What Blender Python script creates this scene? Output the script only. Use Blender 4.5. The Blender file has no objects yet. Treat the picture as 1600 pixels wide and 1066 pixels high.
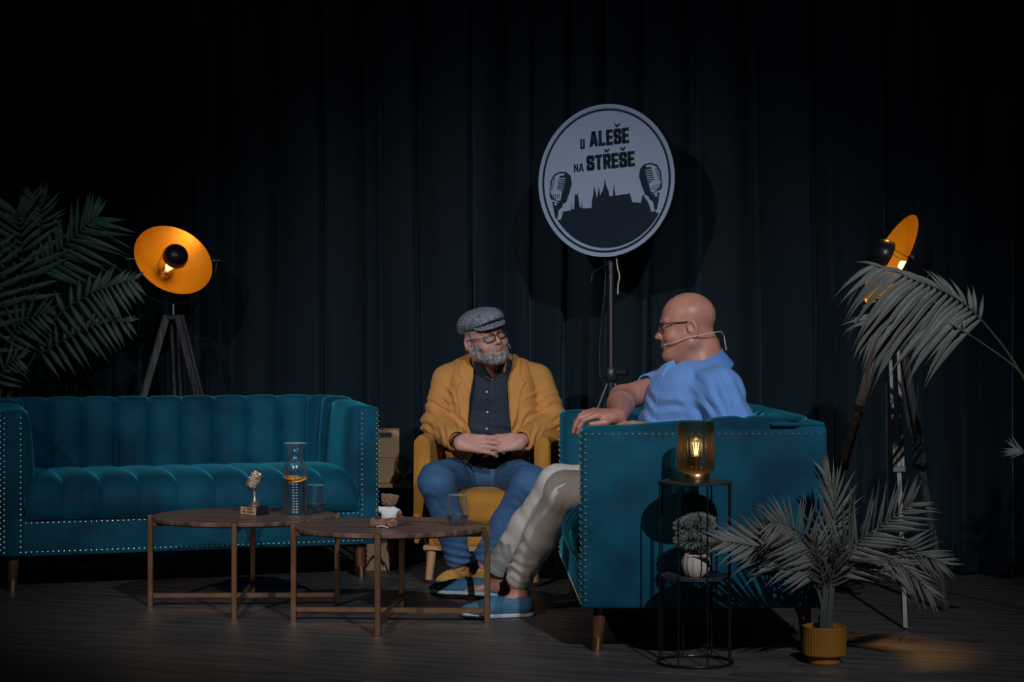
import bpy, bmesh, math, random
import numpy as np
from mathutils import Vector, Matrix
R = random.Random(7)
PI = math.pi
SC = bpy.context.scene
COL = SC.collection
F = 3111.0; CH = 1.1

# ------------------------------------------------------------------ camera, world, lights, exposure
cam = bpy.data.cameras.new('camera'); cam.sensor_width = 36; cam.lens = F*36/1600; cam.clip_end = 60
camo = bpy.data.objects.new('camera', cam); COL.objects.link(camo)
camo.location = (0, 0, CH); camo.rotation_euler = (PI/2, 0, 0)
SC.camera = camo
w = bpy.data.worlds.new('world'); SC.world = w; w.use_nodes = True
w.node_tree.nodes['Background'].inputs[0].default_value = (0.35, 0.6, 1, 1)
w.node_tree.nodes['Background'].inputs[1].default_value = 0.012
SC.view_settings.view_transform = 'Standard'; SC.view_settings.look = 'None'
SC.view_settings.exposure = 0.0; SC.view_settings.gamma = 1; SC.view_settings.use_curve_mapping = False

def spot(name, loc, target, power, color, size, cone, blend):
    l = bpy.data.lights.new(name, 'SPOT'); l.energy = power; l.color = color
    l.shadow_soft_size = size; l.spot_size = math.radians(cone); l.spot_blend = blend
    o = bpy.data.objects.new(name, l); COL.objects.link(o); o.location = loc
    o.rotation_euler = (Vector(target)-Vector(loc)).to_track_quat('-Z', 'Y').to_euler()
    return o
spot('stage_spot_right', (1.7, 0.9, 4.6), (0.30, 8.0, 0.6), 1250, (0.80, 0.90, 1.0), 0.05, 36, 1.0)
spot('stage_spot_left', (-2.9, 1.2, 3.9), (-0.35, 9.0, 0.85), 980, (1.0, 0.82, 0.76), 0.07, 30, 1.0)
spot('stage_spot_blue', (-3.6, 4.5, 4.2), (0.3, 10.2, 0.9), 170, (0.16, 0.50, 1.0), 0.12, 44, 1.0)
spot('stage_spot_teal', (-1.6, 5.5, 4.4), (-2.35, 10.3, 1.2), 120, (0.45, 0.92, 0.80), 0.08, 18, 1.0)
spot('stage_spot_amber', (1.9, 8.75, 2.6), (1.24, 7.05, 0.0), 170, (1.0, 0.50, 0.10), 0.05, 17, 1.0)

SC.cycles.transparent_max_bounces = 40
def P(px, py, D):
    return Vector(((px-800)*D/F, D, CH-(py-533)*D/F))

# ------------------------------------------------------------------ object helpers
def put(o, parent=None):
    COL.objects.link(o)
    if parent is not None: o.parent = parent
    return o
def props(o, label=None, cat=None, group=None, kind=None):
    if label: o['label'] = label
    if cat: o['category'] = cat
    if group: o['group'] = group
    if kind: o['kind'] = kind
    return o
def thing(name, label, cat, loc=(0, 0, 0), rz=0.0, group=None):
    o = bpy.data.objects.new(name, None); o.empty_display_size = 0.05
    COL.objects.link(o); o.location = loc; o.rotation_euler = (0, 0, rz)
    return props(o, label, cat, group)
def copy_tree(o, parent=None):
    c = o.copy(); COL.objects.link(c)
    if parent is not None: c.parent = parent
    for ch in list(o.children): copy_tree(ch, c)
    return c

class MB:
    def __init__(s): s.v = []; s.f = []
    def add(s, vs, fs):
        n = len(s.v); s.v += [tuple(v) for v in vs]; s.f += [tuple(i+n for i in f) for f in fs]; return s
    def box(s, c, hs, M=None, bev=0.0):
        bm = bmesh.new(); bmesh.ops.create_cube(bm, size=2)
        for v in bm.verts: v.co = Vector((v.co.x*hs[0], v.co.y*hs[1], v.co.z*hs[2]))
        if bev > 0: bmesh.ops.bevel(bm, geom=bm.edges[:], offset=bev, segments=3 if bev > .004 else 1, profile=.5, affect='EDGES')
        bm.verts.index_update()
        c = Vector(c); vs = [((M @ v.co) if M else v.co)+c for v in bm.verts]
        s.add(vs, [[v.index for v in f.verts] for f in bm.faces]); bm.free(); return s
    def tube(s, pts, rads, n=8, caps=True):
        pts = [Vector(p) for p in pts]
        if not hasattr(rads, '__len__'): rads = [rads]*len(pts)
        vs = []; fs = []; up = None
        for i, p in enumerate(pts):
            t = (pts[min(i+1, len(pts)-1)]-pts[max(i-1, 0)]).normalized()
            if up is None:
                up = t.orthogonal().normalized()
            up = (up-t*up.dot(t)).normalized(); b = t.cross(up)
            for k in range(n):
                a = 2*PI*k/n
                vs.append(p+(up*math.cos(a)+b*math.sin(a))*rads[i])
        for i in range(len(pts)-1):
            for k in range(n):
                k2 = (k+1) % n
                fs.append((i*n+k, i*n+k2, (i+1)*n+k2, (i+1)*n+k))
        if caps:
            fs.append(tuple(range(n))[::-1]); fs.append(tuple(range((len(pts)-1)*n, len(pts)*n)))
        return s.add(vs, fs)
    def lathe(s, prof, n=32, M=None, wave=None, cap=True):
        vs = []; fs = []
        for (r, z) in prof:
            for k in range(n):
                a = 2*PI*k/n
                rr = r*(1+wave(a, z)) if wave else r
                v = Vector((rr*math.cos(a), rr*math.sin(a), z))
                vs.append(M @ v if M else v)
        m = len(prof)
        for i in range(m-1):
            for k in range(n):
                k2 = (k+1) % n
                fs.append((i*n+k, i*n+k2, (i+1)*n+k2, (i+1)*n+k))
        if cap and prof[0][0] > 1e-5: fs.append(tuple(range(n))[::-1])
        if cap and prof[-1][0] > 1e-5: fs.append(tuple(range((m-1)*n, m*n)))
        return s.add(vs, fs)
    def ball(s, c, r, n=12, m=8, M=None):
        if not hasattr(r, '__len__'): r = (r, r, r)
        c = Vector(c); vs = []; fs = []
        for i in range(1, m):
            t = PI*i/m
            for k in range(n):
                a = 2*PI*k/n
                v = Vector((r[0]*math.sin(t)*math.cos(a), r[1]*math.sin(t)*math.sin(a), r[2]*math.cos(t)))
                vs.append(((M @ v) if M else v)+c)
        top = len(vs); v = Vector((0, 0, r[2])); vs.append(((M @ v) if M else v)+c); vs.append(((M @ -v) if M else -v)+c)
        for i in range(m-2):
            for k in range(n):
                k2 = (k+1) % n
                fs.append((i*n+k, (i+1)*n+k, (i+1)*n+k2, i*n+k2))
        for k in range(n):
            k2 = (k+1) % n
            fs.append((top, k, k2)); fs.append((top+1, (m-2)*n+k2, (m-2)*n+k))
        return s.add(vs, fs)
    def grid(s, fn, nu, nv):
        vs = [fn(i/(nu-1), j/(nv-1)) for i in range(nu) for j in range(nv)]
        fs = [(i*nv+j, (i+1)*nv+j, (i+1)*nv+j+1, i*nv+j+1) for i in range(nu-1) for j in range(nv-1)]
        return s.add(vs, fs)
    def prism(s, poly, fn, t):
        """2-D polygon -> fn(x,y,depth) ; thickness t"""
        n = len(poly)
        vs = [fn(x, y, 0) for x, y in poly]+[fn(x, y, t) for x, y in poly]
        fs = [tuple(range(n)), tuple(range(n, 2*n))[::-1]]+[(i, (i+1) % n, n+(i+1) % n, n+i) for i in range(n)]
        return s.add(vs, fs)
    def mesh(s, name, m, smooth=True):
        me = bpy.data.meshes.new(name); me.from_pydata(s.v, [], s.f); me.update()
        if m: me.materials.append(m)
        if smooth:
            me.shade_smooth()
            try: me.set_sharp_from_angle(angle=math.radians(38))
            except Exception: pass
        return me
    def build(s, name, m, parent=None, smooth=True, fix=True):
        me = s.mesh(name, m, smooth)
        if fix:
            bm = bmesh.new(); bm.from_mesh(me); bmesh.ops.recalc_face_normals(bm, faces=bm.faces[:]); bm.to_mesh(me); bm.free()
        return put(bpy.data.objects.new(name, me), parent)

def smooth_pts(pts, n):
    """catmull-rom through tuples of any length, n samples"""
    pts = [np.array(p, float) for p in pts]; m = len(pts); out = []
    for i in range(n):
        t = i/(n-1)*(m-1); k = min(int(t), m-2); u = t-k
        p0 = pts[max(k-1, 0)]; p1 = pts[k]; p2 = pts[k+1]; p3 = pts[min(k+2, m-1)]
        out.append(.5*((2*p1)+(-p0+p2)*u+(2*p0-5*p1+4*p2-p3)*u*u+(-p0+3*p1-3*p2+p3)*u**3))
    return out
def frame(z, hint=(0, 0, 1)):
    """matrix whose Z axis is z"""
    z = Vector(z).normalized(); x = Vector(hint).cross(z)
    if x.length < 1e-4: x = Vector((1, 0, 0)).cross(z)
    x.normalize(); y = z.cross(x)
    return Matrix((x, y, z)).transposed()

# ------------------------------------------------------------------ materials
def mat(name, col, rough=.6, metal=0.0, sheen=0.0, sheen_tint=None, col2=None, nscale=8.0, nstretch=(1, 1, 1), ndetail=4,
        bump=0.0, bscale=60.0, bstretch=(1, 1, 1), trans=0.0, ior=1.45, emit=None, estr=0.0, spec=.5, sss=0.0, coat=0.0, lo=.35, hi=.65, alpha=1.0, two=0.0):
    m = bpy.data.materials.new(name); m.use_nodes = True; nt = m.node_tree; b = nt.nodes['Principled BSDF']
    b.inputs['Base Color'].default_value = (*col, 1); b.inputs['Roughness'].default_value = rough
    b.inputs['Metallic'].default_value = metal; b.inputs['IOR'].default_value = ior
    b.inputs['Transmission Weight'].default_value = trans; b.inputs['Specular IOR Level'].default_value = spec
    if sheen: b.inputs['Sheen Weight'].default_value = sheen; b.inputs['Sheen Roughness'].default_value = .35; b.inputs['Sheen Tint'].default_value = (*(sheen_tint or (1, 1, 1)), 1)
    if sss: b.inputs['Subsurface Weight'].default_value = sss; b.inputs['Subsurface Radius'].default_value = (.012, .005, .003); b.inputs['Subsurface Scale'].default_value = 1
    if coat: b.inputs['Coat Weight'].default_value = coat; b.inputs['Coat Roughness'].default_value = .15
    if emit: b.inputs['Emission Color'].default_value = (*emit, 1); b.inputs['Emission Strength'].default_value = estr
    tc = nt.nodes.new('ShaderNodeTexCoord')
    def noise(sc, st, det):
        mp = nt.nodes.new('ShaderNodeMapping'); mp.inputs['Scale'].default_value = st
        nt.links.new(tc.outputs['Object'], mp.inputs['Vector'])
        n = nt.nodes.new('ShaderNodeTexNoise'); n.inputs['Scale'].default_value = sc; n.inputs['Detail'].default_value = det
        nt.links.new(mp.outputs[0], n.inputs['Vector']); return n
    if col2:
        n = noise(nscale, nstretch, ndetail); r = nt.nodes.new('ShaderNodeValToRGB')
        r.color_ramp.elements[0].position = lo; r.color_ramp.elements[1].position = hi
        r.color_ramp.elements[0].color = (*col, 1); r.color_ramp.elements[1].color = (*col2, 1)
        nt.links.new(n.outputs['Fac'], r.inputs[0]); nt.links.new(r.outputs[0], b.inputs['Base Color'])
    if bump:
        n = noise(bscale, bstretch, 3); bp = nt.nodes.new('ShaderNodeBump'); bp.inputs['Strength'].default_value = bump
        bp.inputs['Distance'].default_value = .004
        nt.links.new(n.outputs['Fac'], bp.inputs['Height']); nt.links.new(bp.outputs[0], b.inputs['Normal'])
    return m
M = {}
M['velvet'] = mat('teal_velvet', (.0, .032, .060), .75, sheen=1.0, sheen_tint=(.05, .55, .75), col2=(.0, .080, .128), nscale=4, ndetail=5, bump=.25, bscale=14, spec=.25)
M['nail'] = mat('nail_metal', (.85, .80, .68), .42, 1.0)
M['rim'] = mat('glass_rim_highlight', (.45, .55, .60), .18, trans=.4, coat=1.0)  # pale colour paints in the bright highlight along glass lips
M['brass'] = mat('brass', (.62, .36, .16), .32, 1.0)
M['brass_dull'] = mat('antique_brass_bar', (.30, .18, .10), .38, 1.0, col2=(.36, .22, .12), nscale=20)
M['walnut'] = mat('walnut_leg', (.07, .025, .012), .4, col2=(.15, .055, .026), nscale=12, nstretch=(4, 4, .5))
M['tabletop'] = mat('dark_wood_top', (.065, .036, .026), .40, col2=(.215, .135, .098), nscale=5, nstretch=(1, 9, 1), ndetail=6, bump=.12, bscale=12, bstretch=(1, 10, 1))
M['plank'] = mat('stage_plank', (.034, .029, .028), .45, col2=(.125, .105, .096), nscale=2.2, nstretch=(1, 9, 1), ndetail=8, bump=.25, bscale=5, bstretch=(1, 12, 1), lo=.3, hi=.75)
M['gap'] = mat('black_subfloor', (.01, .009, .009), .9)
M['curtain'] = mat('black_green_curtain', (.0068, .0155, .021), .85, sheen=.22, sheen_tint=(.35, .7, 1), col2=(.0085, .0175, .0225), nscale=1.2, nstretch=(4, 4, .3), bump=.15, bscale=90, spec=.2)
M['black'] = mat('black_metal', (.018, .018, .021), .32, .5)
M['plate'] = mat('grey_metal_plate', (.055, .055, .058), .4, .3)
M['stand'] = mat('satin_black_stand', (.035, .040, .048), .35, .5)
M['blackp'] = mat('black_plastic', (.012, .012, .013), .5)
M['gold'] = mat('gold_dish_inside', (.42, .195, .006), .38, .45)
M['darkwood'] = mat('dark_tripod_wood', (.032, .030, .032), .5, col2=(.085, .08, .08), nscale=9, nstretch=(6, 6, .6), bump=.2, bscale=20)
M['brownwood'] = mat('brown_tripod_wood', (.055, .028, .018), .55, col2=(.10, .055, .034), nscale=9, nstretch=(6, 6, .6), bump=.2, bscale=20)
M['greywood'] = mat('pale_tripod_wood', (.20, .165, .145), .55, col2=(.30, .25, .22), nscale=9, nstretch=(6, 6, .6))
def glassmat(name, col, rough, tint, fk=.5):
    m = bpy.data.materials.new(name); m.use_nodes = True; nt = m.node_tree
    out = nt.nodes['Material Output']; nt.nodes.remove(nt.nodes['Principled BSDF'])
    tr = nt.nodes.new('ShaderNodeBsdfTransparent'); tr.inputs[0].default_value = (*tint, 1)
    gl = nt.nodes.new('ShaderNodeBsdfGlossy'); gl.inputs['Roughness'].default_value = rough; gl.inputs['Color'].default_value = (*col, 1)
    fr = nt.nodes.new('ShaderNodeLayerWeight'); fr.inputs[0].default_value = .35
    mx = nt.nodes.new('ShaderNodeMixShader')
    ml = nt.nodes.new('ShaderNodeMath'); ml.operation = 'MULTIPLY'; ml.inputs[1].default_value = fk; nt.links.new(fr.outputs['Fresnel'], ml.inputs[0]); nt.links.new(ml.outputs[0], mx.inputs[0]); nt.links.new(tr.outputs[0], mx.inputs[1]); nt.links.new(gl.outputs[0], mx.inputs[2])
    nt.links.new(mx.outputs[0], out.inputs[0]); return m
M['glass'] = glassmat('clear_glass', (1, 1, 1), .20, (.96, .985, .99))
M['smoke'] = glassmat('amber_smoked_glass', (.9, .8, .65), .25, (.82, .78, .68), .9)
M['water'] = glassmat('water', (1, 1, 1), .12, (.80, .91, .95), 1.5)
M['bulb'] = mat('lit_bulb', (1, .8, .5), .5, emit=(1.0, .66, .36), estr=1.3)
M['filament'] = mat('lit_filament', (1, .8, .5), .5, emit=(1.0, .55, .22), estr=7)
M['orange'] = mat('orange_slice', (.85, .33, .04), .5, sss=.2)
M['mustard'] = mat('mustard_velvet', (.36, .155, .016), .8, sheen=.4, sheen_tint=(1, .6, .2), col2=(.44, .195, .022), nscale=7)
M['jacket'] = mat('mustard_cotton', (.50, .222, .048), .8, sheen=.15, col2=(.56, .255, .060), nscale=10, bump=.25, bscale=260)
M['shirt_dark'] = mat('dark_navy_cotton', (.010, .019, .032), .75, sheen=.1, col2=(.014, .025, .042), nscale=9, bump=.15, bscale=200)
M['jeans'] = mat('blue_denim', (.030, .088, .185), .8, col2=(.045, .125, .25), nscale=14, bump=.35, bscale=350)
M['polo'] = mat('light_blue_pique', (.14, .30, .66), .8, sheen=.15, col2=(.155, .325, .70), nscale=9, bump=.2, bscale=300)
M['polo_collar'] = mat('blue_rib_collar', (.10, .25, .60), .8, bump=.2, bscale=300)
M['chino'] = mat('off_white_chino', (.44, .42, .37), .8, col2=(.50, .48, .43), nscale=9, bump=.3, bscale=220)
M['skin'] = mat('skin', (.50, .265, .205), .5, col2=(.56, .30, .225), nscale=22, sss=.12, bump=.15, bscale=150)
M['skin2'] = mat('ruddy_skin', (.42, .185, .140), .42, col2=(.52, .235, .165), nscale=14, sss=.12, bump=.12, bscale=150)
M['lip'] = mat('lips', (.36, .17, .14), .45)
M['beard'] = mat('grey_beard', (.14, .125, .115), .85, col2=(.34, .33, .32), nscale=90, nstretch=(1, 1, .35), bump=.9, bscale=160, lo=.4, hi=.62)
M['brow'] = mat('brow_hair', (.20, .15, .12), .8)
M['tweed'] = mat('grey_tweed', (.055, .065, .08), .9, col2=(.30, .33, .37), nscale=230, ndetail=2, bump=.4, bscale=230, lo=.42, hi=.62)
M['frame_dark'] = mat('glasses_frame', (.02, .012, .015), .3)
M['eye'] = mat('eye_white', (.75, .72, .70), .2)
M['iris'] = mat('dark_iris', (.03, .025, .02), .2)
M['tan_leather'] = mat('tan_suede', (.50, .25, .055), .7, col2=(.56, .29, .07), nscale=20)
M['blue_suede'] = mat('blue_suede', (.035, .115, .20), .75, col2=(.05, .145, .24), nscale=25)
M['sole'] = mat('pale_sole', (.40, .46, .48), .7)
M['sole_dark'] = mat('dark_sole', (.02, .02, .022), .7)
M['steel'] = mat('watch_metal', (.35, .35, .34), .3, 1.0)
M['cream'] = mat('beige_cable', (.62, .48, .36), .5)
M['leaf'] = mat('palm_leaf', (.050, .075, .062), .55, col2=(.10, .125, .105), nscale=5, sheen=.1)
M['leafdry'] = mat('palm_leaf_dull', (.105, .100, .085), .55, col2=(.16, .155, .13), nscale=5)
M['stem'] = mat('palm_stem', (.10, .08, .05), .7, col2=(.05, .06, .035), nscale=20)
M['trunk'] = mat('palm_trunk', (.035, .04, .038), .8, col2=(.08, .08, .07), nscale=30, nstretch=(1, 1, .3))
M['ochre_pot'] = mat('ochre_ceramic', (.28, .11, .012), .5)
M['soil'] = mat('soil', (.03, .02, .015), .95)
M['white_pot'] = mat('blush_ceramic', (.50, .39, .34), .6)
M['fuzz'] = mat('grey_green_foliage', (.17, .18, .15), .8, col2=(.34, .35, .30), nscale=40)
M['plush'] = mat('brown_plush', (.13, .062, .035), .95, col2=(.24, .125, .075), nscale=70, bump=.8, bscale=220, sheen=.6)
M['plush_pale'] = mat('beige_plush', (.30, .21, .15), .95, bump=.6, bscale=220)
M['white_cloth'] = mat('white_cloth', (.55, .58, .60), .85, bump=.2, bscale=150)
M['bronze'] = mat('antique_bronze', (.32, .24, .18), .38, .85, col2=(.60, .50, .42), nscale=60, bump=.5, bscale=120)
M['plaque'] = mat('brass_plaque', (.65, .42, .25), .5, .3)
M['signwhite'] = mat('sign_face', (.34, .41, .52), .22, spec=.5, coat=.4)
M['signdark'] = mat('sign_print', (.012, .024, .036), .3)
M['cardboard'] = mat('cardboard', (.36, .21, .11), .85, col2=(.40, .24, .13), nscale=6)
M['tanwood'] = mat('tan_wood', (.36, .20, .09), .6, col2=(.42, .25, .12), nscale=8, nstretch=(5, 5, .5))
# ------------------------------------------------------------------ setting
fl = MB().box((0, 6, -.07), (4.6, 7.2, .05)).build('floor', M['gap']); props(fl, kind='structure')
ang = math.radians(-19.5); ca, sa = math.cos(ang), math.sin(ang)
PW, PL = .235, 2.6
def inside(x, y): return -3.7 < x < 3.7 and 5.0 < y < 12.0
lens = {}
rest = MB()
for r in range(-48, 34):
    off = R.random()*PL
    for c in range(-4, 5):
        cx, cy = c*PL+off-PL/2, r*PW
        wx, wy = cx*ca-cy*sa, 8.4+cx*sa+cy*ca
        if not (-3.4 < wx < 3.4 and 5.5 < wy < 12.2):
            if abs(wx) < 5.2 and -.5 < wy < 12.8: rest.box((wx, wy, -.0105), (PL/2-.0012, PW/2-.0014, .01), Matrix.Rotation(ang, 3, 'Z'))
            continue
        v = R.randrange(3)
        if v not in lens:
            b = MB().box((0, 0, -.01), (PL/2-.0012, PW/2-.0014, .01), bev=.0015); lens[v] = b.mesh('plank', M['plank'])
        o = put(bpy.data.objects.new('plank', lens[v]), fl)
        o.location = (wx, wy, -.0008*R.random()); o.rotation_euler = (0, 0, ang+(PI if R.random() < .5 else 0))
o = rest.build('planks', M['plank'], fl, smooth=False); o['kind'] = 'stuff'      # boards nearer the camera and at the sides, joined
props(MB().box((0, 13.0, 2.1), (4.6, .05, 2.2)).build('wall_back', M['gap']), kind='structure')

CP = [(-4.6, 11.7), (-2.8, 11.35), (-1, 10.95), (.4, 10.6), (1.3, 10.1), (2.1, 9.45), (3.0, 9.0), (4.6, 8.7)]
def curtain_y(x):
    for (x0, y0), (x1, y1) in zip(CP, CP[1:]):
        if x <= x1:
            t = (x-x0)/(x1-x0); t2 = t*t*(3-2*t); return y0+(y1-y0)*(.5*t+.5*t2)
    return CP[-1][1]
seams = [-4.5]
for px in (-60, -10, 20, 62, 105, 150, 186, 220, 262, 305, 347, 362, 432, 508, 572, 592, 655, 668, 742, 790, 832, 884, 944, 1002, 1074, 1085, 1168, 1186, 1272, 1300, 1345, 1382, 1432, 1490, 1530, 1580, 1640, 1700):
    x = (px-800)/F*10.8
    for _ in range(3): x = (px-800)/F*curtain_y(x)
    seams.append(x)
seams += [seams[-1]+.2*i for i in range(1, 9)]
shape = []
for a, b2 in zip(seams, seams[1:]):
    shape.append((a, b2, R.uniform(.09, .19)*min(1, (b2-a)/.14), R.choice((.10, .16, .84, .9, .5)), R.uniform(0, 6)))
def fold(x, z):
    for (a, b2, amp, sk, ph) in shape:
        if a <= x < b2:
            t = (x-a)/(b2-a); t = t+.04*math.sin(z*1.3+ph)*math.sin(PI*t)
            u = t/sk*.5 if t < sk else .5+.5*(t-sk)/(1-sk)
            return -amp*(math.sin(PI*u)**.6) + .004*math.sin(t*9+ph+z*.7)
    return 0
xs = np.arange(-4.3, 4.4, .011)
b = MB(); zs = [0.015, .2, .5, .9, 1.3, 1.7, 2.1, 2.5, 2.9, 3.3, 3.8, 4.3]
vs = []
for x in xs:
    for z in zs:
        xx = x+.012*math.sin(z*1.1+x*3); vs.append((x, curtain_y(x)+fold(min(max(xx, -4.29), 4.3), z), z))
nz = len(zs)
b.add(vs, [(i*nz+j, i*nz+j+1, (i+1)*nz+j+1, (i+1)*nz+j) for i in range(len(xs)-1) for j in range(nz-1)])
o = b.build('stage_curtain', M['curtain'])
md = o.modifiers.new('thickness', 'SOLIDIFY'); md.thickness = .004
props(o, 'tall black pleated stage curtain hanging across the whole back of the stage', 'curtain')
# ------------------------------------------------------------------ distance-field modelling (numpy surface nets)
A = lambda *v: np.array(v[0] if len(v) == 1 else v, dtype=np.float64)
def smin(a, b, k):
    h = np.clip(.5+.5*(b-a)/k, 0, 1); return b*(1-h)+a*h-k*h*(1-h)
def smax(a, b, k): return -smin(-a, -b, k)
def cap(p, a, b, r1, r2=None):
    if r2 is None: r2 = r1
    a = A(a); b = A(b); ba = b-a; t = np.clip((p-a) @ ba/(ba @ ba+1e-12), 0, 1)
    return np.linalg.norm(p-a-t[:, None]*ba, axis=1)-(r1+(r2-r1)*t)
def ell(p, c, r, Rm=None):
    q = p-A(c)
    if Rm is not None: q = q @ Rm
    r = A(r); k0 = np.linalg.norm(q/r, axis=1); k1 = np.linalg.norm(q/(r*r), axis=1)
    return k0*(k0-1)/(k1+1e-9)
def bxs(p, c, hs, r, Rm=None):
    q = p-A(c)
    if Rm is not None: q = q @ Rm
    q = np.abs(q)-(A(hs)-r)
    return np.linalg.norm(np.maximum(q, 0), axis=1)+np.minimum(q.max(axis=1), 0)-r
def chain(p, pts, rads, k=.02):
    d = None
    for i in range(len(pts)-1):
        e = cap(p, pts[i], pts[i+1], rads[i], rads[i+1]); d = e if d is None else smin(d, e, k)
    return d
def vnoise(p, sc, seed=0):
    q = p*sc; i = np.floor(q).astype(np.int64); f = q-i; f = f*f*(3-2*f); out = 0
    for dx in (0, 1):
        for dy in (0, 1):
            for dz in (0, 1):
                h = (i[:, 0]+dx)*73856093 ^ (i[:, 1]+dy)*19349663 ^ (i[:, 2]+dz)*83492791 ^ (seed*2654435761)
                h = (h ^ (h >> 13))*1274126177 & 0x7fffffff
                v = (h % 10007)/10007.0
                wgt = (f[:, 0] if dx else 1-f[:, 0])*(f[:, 1] if dy else 1-f[:, 1])*(f[:, 2] if dz else 1-f[:, 2])
                out = out+v*wgt
    return out*2-1
def poly2(q, pts):
    """signed distance to a 2-D polygon"""
    pts = A(pts); n = len(pts); d = np.full(len(q), 1e9); s = np.ones(len(q))
    for i in range(n):
        a = pts[i]; b = pts[i-1]; e = b-a; w = q-a
        t = np.clip(w @ e/(e @ e), 0, 1); bb = w-t[:, None]*e; d = np.minimum(d, (bb*bb).sum(1))
        c1 = q[:, 1] >= a[1]; c2 = q[:, 1] < b[1]; c3 = e[0]*w[:, 1] > e[1]*w[:, 0]
        flip = (c1 & c2 & c3) | (~c1 & ~c2 & ~c3); s[flip] *= -1
    return s*np.sqrt(d)
def nets(f, lo, hi, h, B=8):
    lo = A(lo); hi = A(hi); nb = np.ceil((hi-lo)/(h*B)).astype(int); n = nb*B+1
    g = np.stack(np.meshgrid(*[np.arange(k) for k in nb], indexing='ij'), -1).reshape(-1, 3)
    cen = lo+(g+.5)*B*h; d = f(cen); keep = g[np.abs(d) < B*h*1.15+.012]
    act = np.zeros(n, bool)
    for b in keep: act[b[0]*B:b[0]*B+B+1, b[1]*B:b[1]*B+B+1, b[2]*B:b[2]*B+B+1] = True
    idx = np.argwhere(act); V = np.full(n, 1e3, np.float32); vals = np.empty(len(idx))
    for s in range(0, len(idx), 200000): vals[s:s+200000] = f(lo+idx[s:s+200000]*h)
    V[act] = vals
    c = np.argwhere(act[:-1, :-1, :-1] & act[1:, 1:, 1:] & act[1:, :-1, :-1] & act[:-1, 1:, :-1] & act[:-1, :-1, 1:] & act[1:, 1:, :-1] & act[1:, :-1, 1:] & act[:-1, 1:, 1:])
    offs = A([(i, j, k) for i in (0, 1) for j in (0, 1) for k in (0, 1)]).astype(int)
    cv = np.stack([V[c[:, 0]+o[0], c[:, 1]+o[1], c[:, 2]+o[2]] for o in offs], 1)
    sg = cv < 0; m = sg.any(1) & ~sg.all(1); c = c[m]; cv = cv[m]
    acc = np.zeros((len(c), 3)); cnt = np.zeros(len(c))
    for i in range(8):
        for j in range(i+1, 8):
            if np.abs(offs[i]-offs[j]).sum() != 1: continue
            x = (cv[:, i] < 0) != (cv[:, j] < 0); a = cv[x, i]; b = cv[x, j]; t = a/(a-b)
            acc[x] += offs[i]+t[:, None]*(offs[j]-offs[i]); cnt[x] += 1
    verts = lo+(c+acc/cnt[:, None])*h
    ids = np.full(n, -1, np.int64); ids[c[:, 0], c[:, 1], c[:, 2]] = np.arange(len(c))
    quads = []
    for ax in range(3):
        u, v = (ax+1) % 3, (ax+2) % 3; e = np.zeros(3, int); e[ax] = 1; eu = np.zeros(3, int); eu[u] = 1; ev = np.zeros(3, int); ev[v] = 1
        cc = c[(c[:, u] > 0) & (c[:, v] > 0)]
        a = V[cc[:, 0], cc[:, 1], cc[:, 2]]; q = cc+e; b = V[q[:, 0], q[:, 1], q[:, 2]]
        x = (a < 0) != (b < 0); cc = cc[x]; neg = (a[x] < 0)
        I = lambda w: ids[w[:, 0], w[:, 1], w[:, 2]]
        Q = np.stack([I(cc), I(cc-eu), I(cc-eu-ev), I(cc-ev)], 1)
        Q[~neg] = Q[~neg][:, ::-1]
        quads.append(Q[(Q >= 0).all(1)])
    return verts, np.concatenate(quads)
def sdf_obj(name, f, lo, hi, h, mats, parent=None, pick=None, relax=0):
    v, q = nets(f, lo, hi, h)
    me = bpy.data.meshes.new(name); me.from_pydata(v, [], q.tolist()); me.update()
    for m in (mats if isinstance(mats, (list, tuple)) else [mats]): me.materials.append(m)
    if pick is not None:
        cen = v[q].mean(1); me.polygons.foreach_set('material_index', pick(cen).astype(np.int32))
    me.shade_smooth(); me.update()
    return put(bpy.data.objects.new(name, me), parent)

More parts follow.
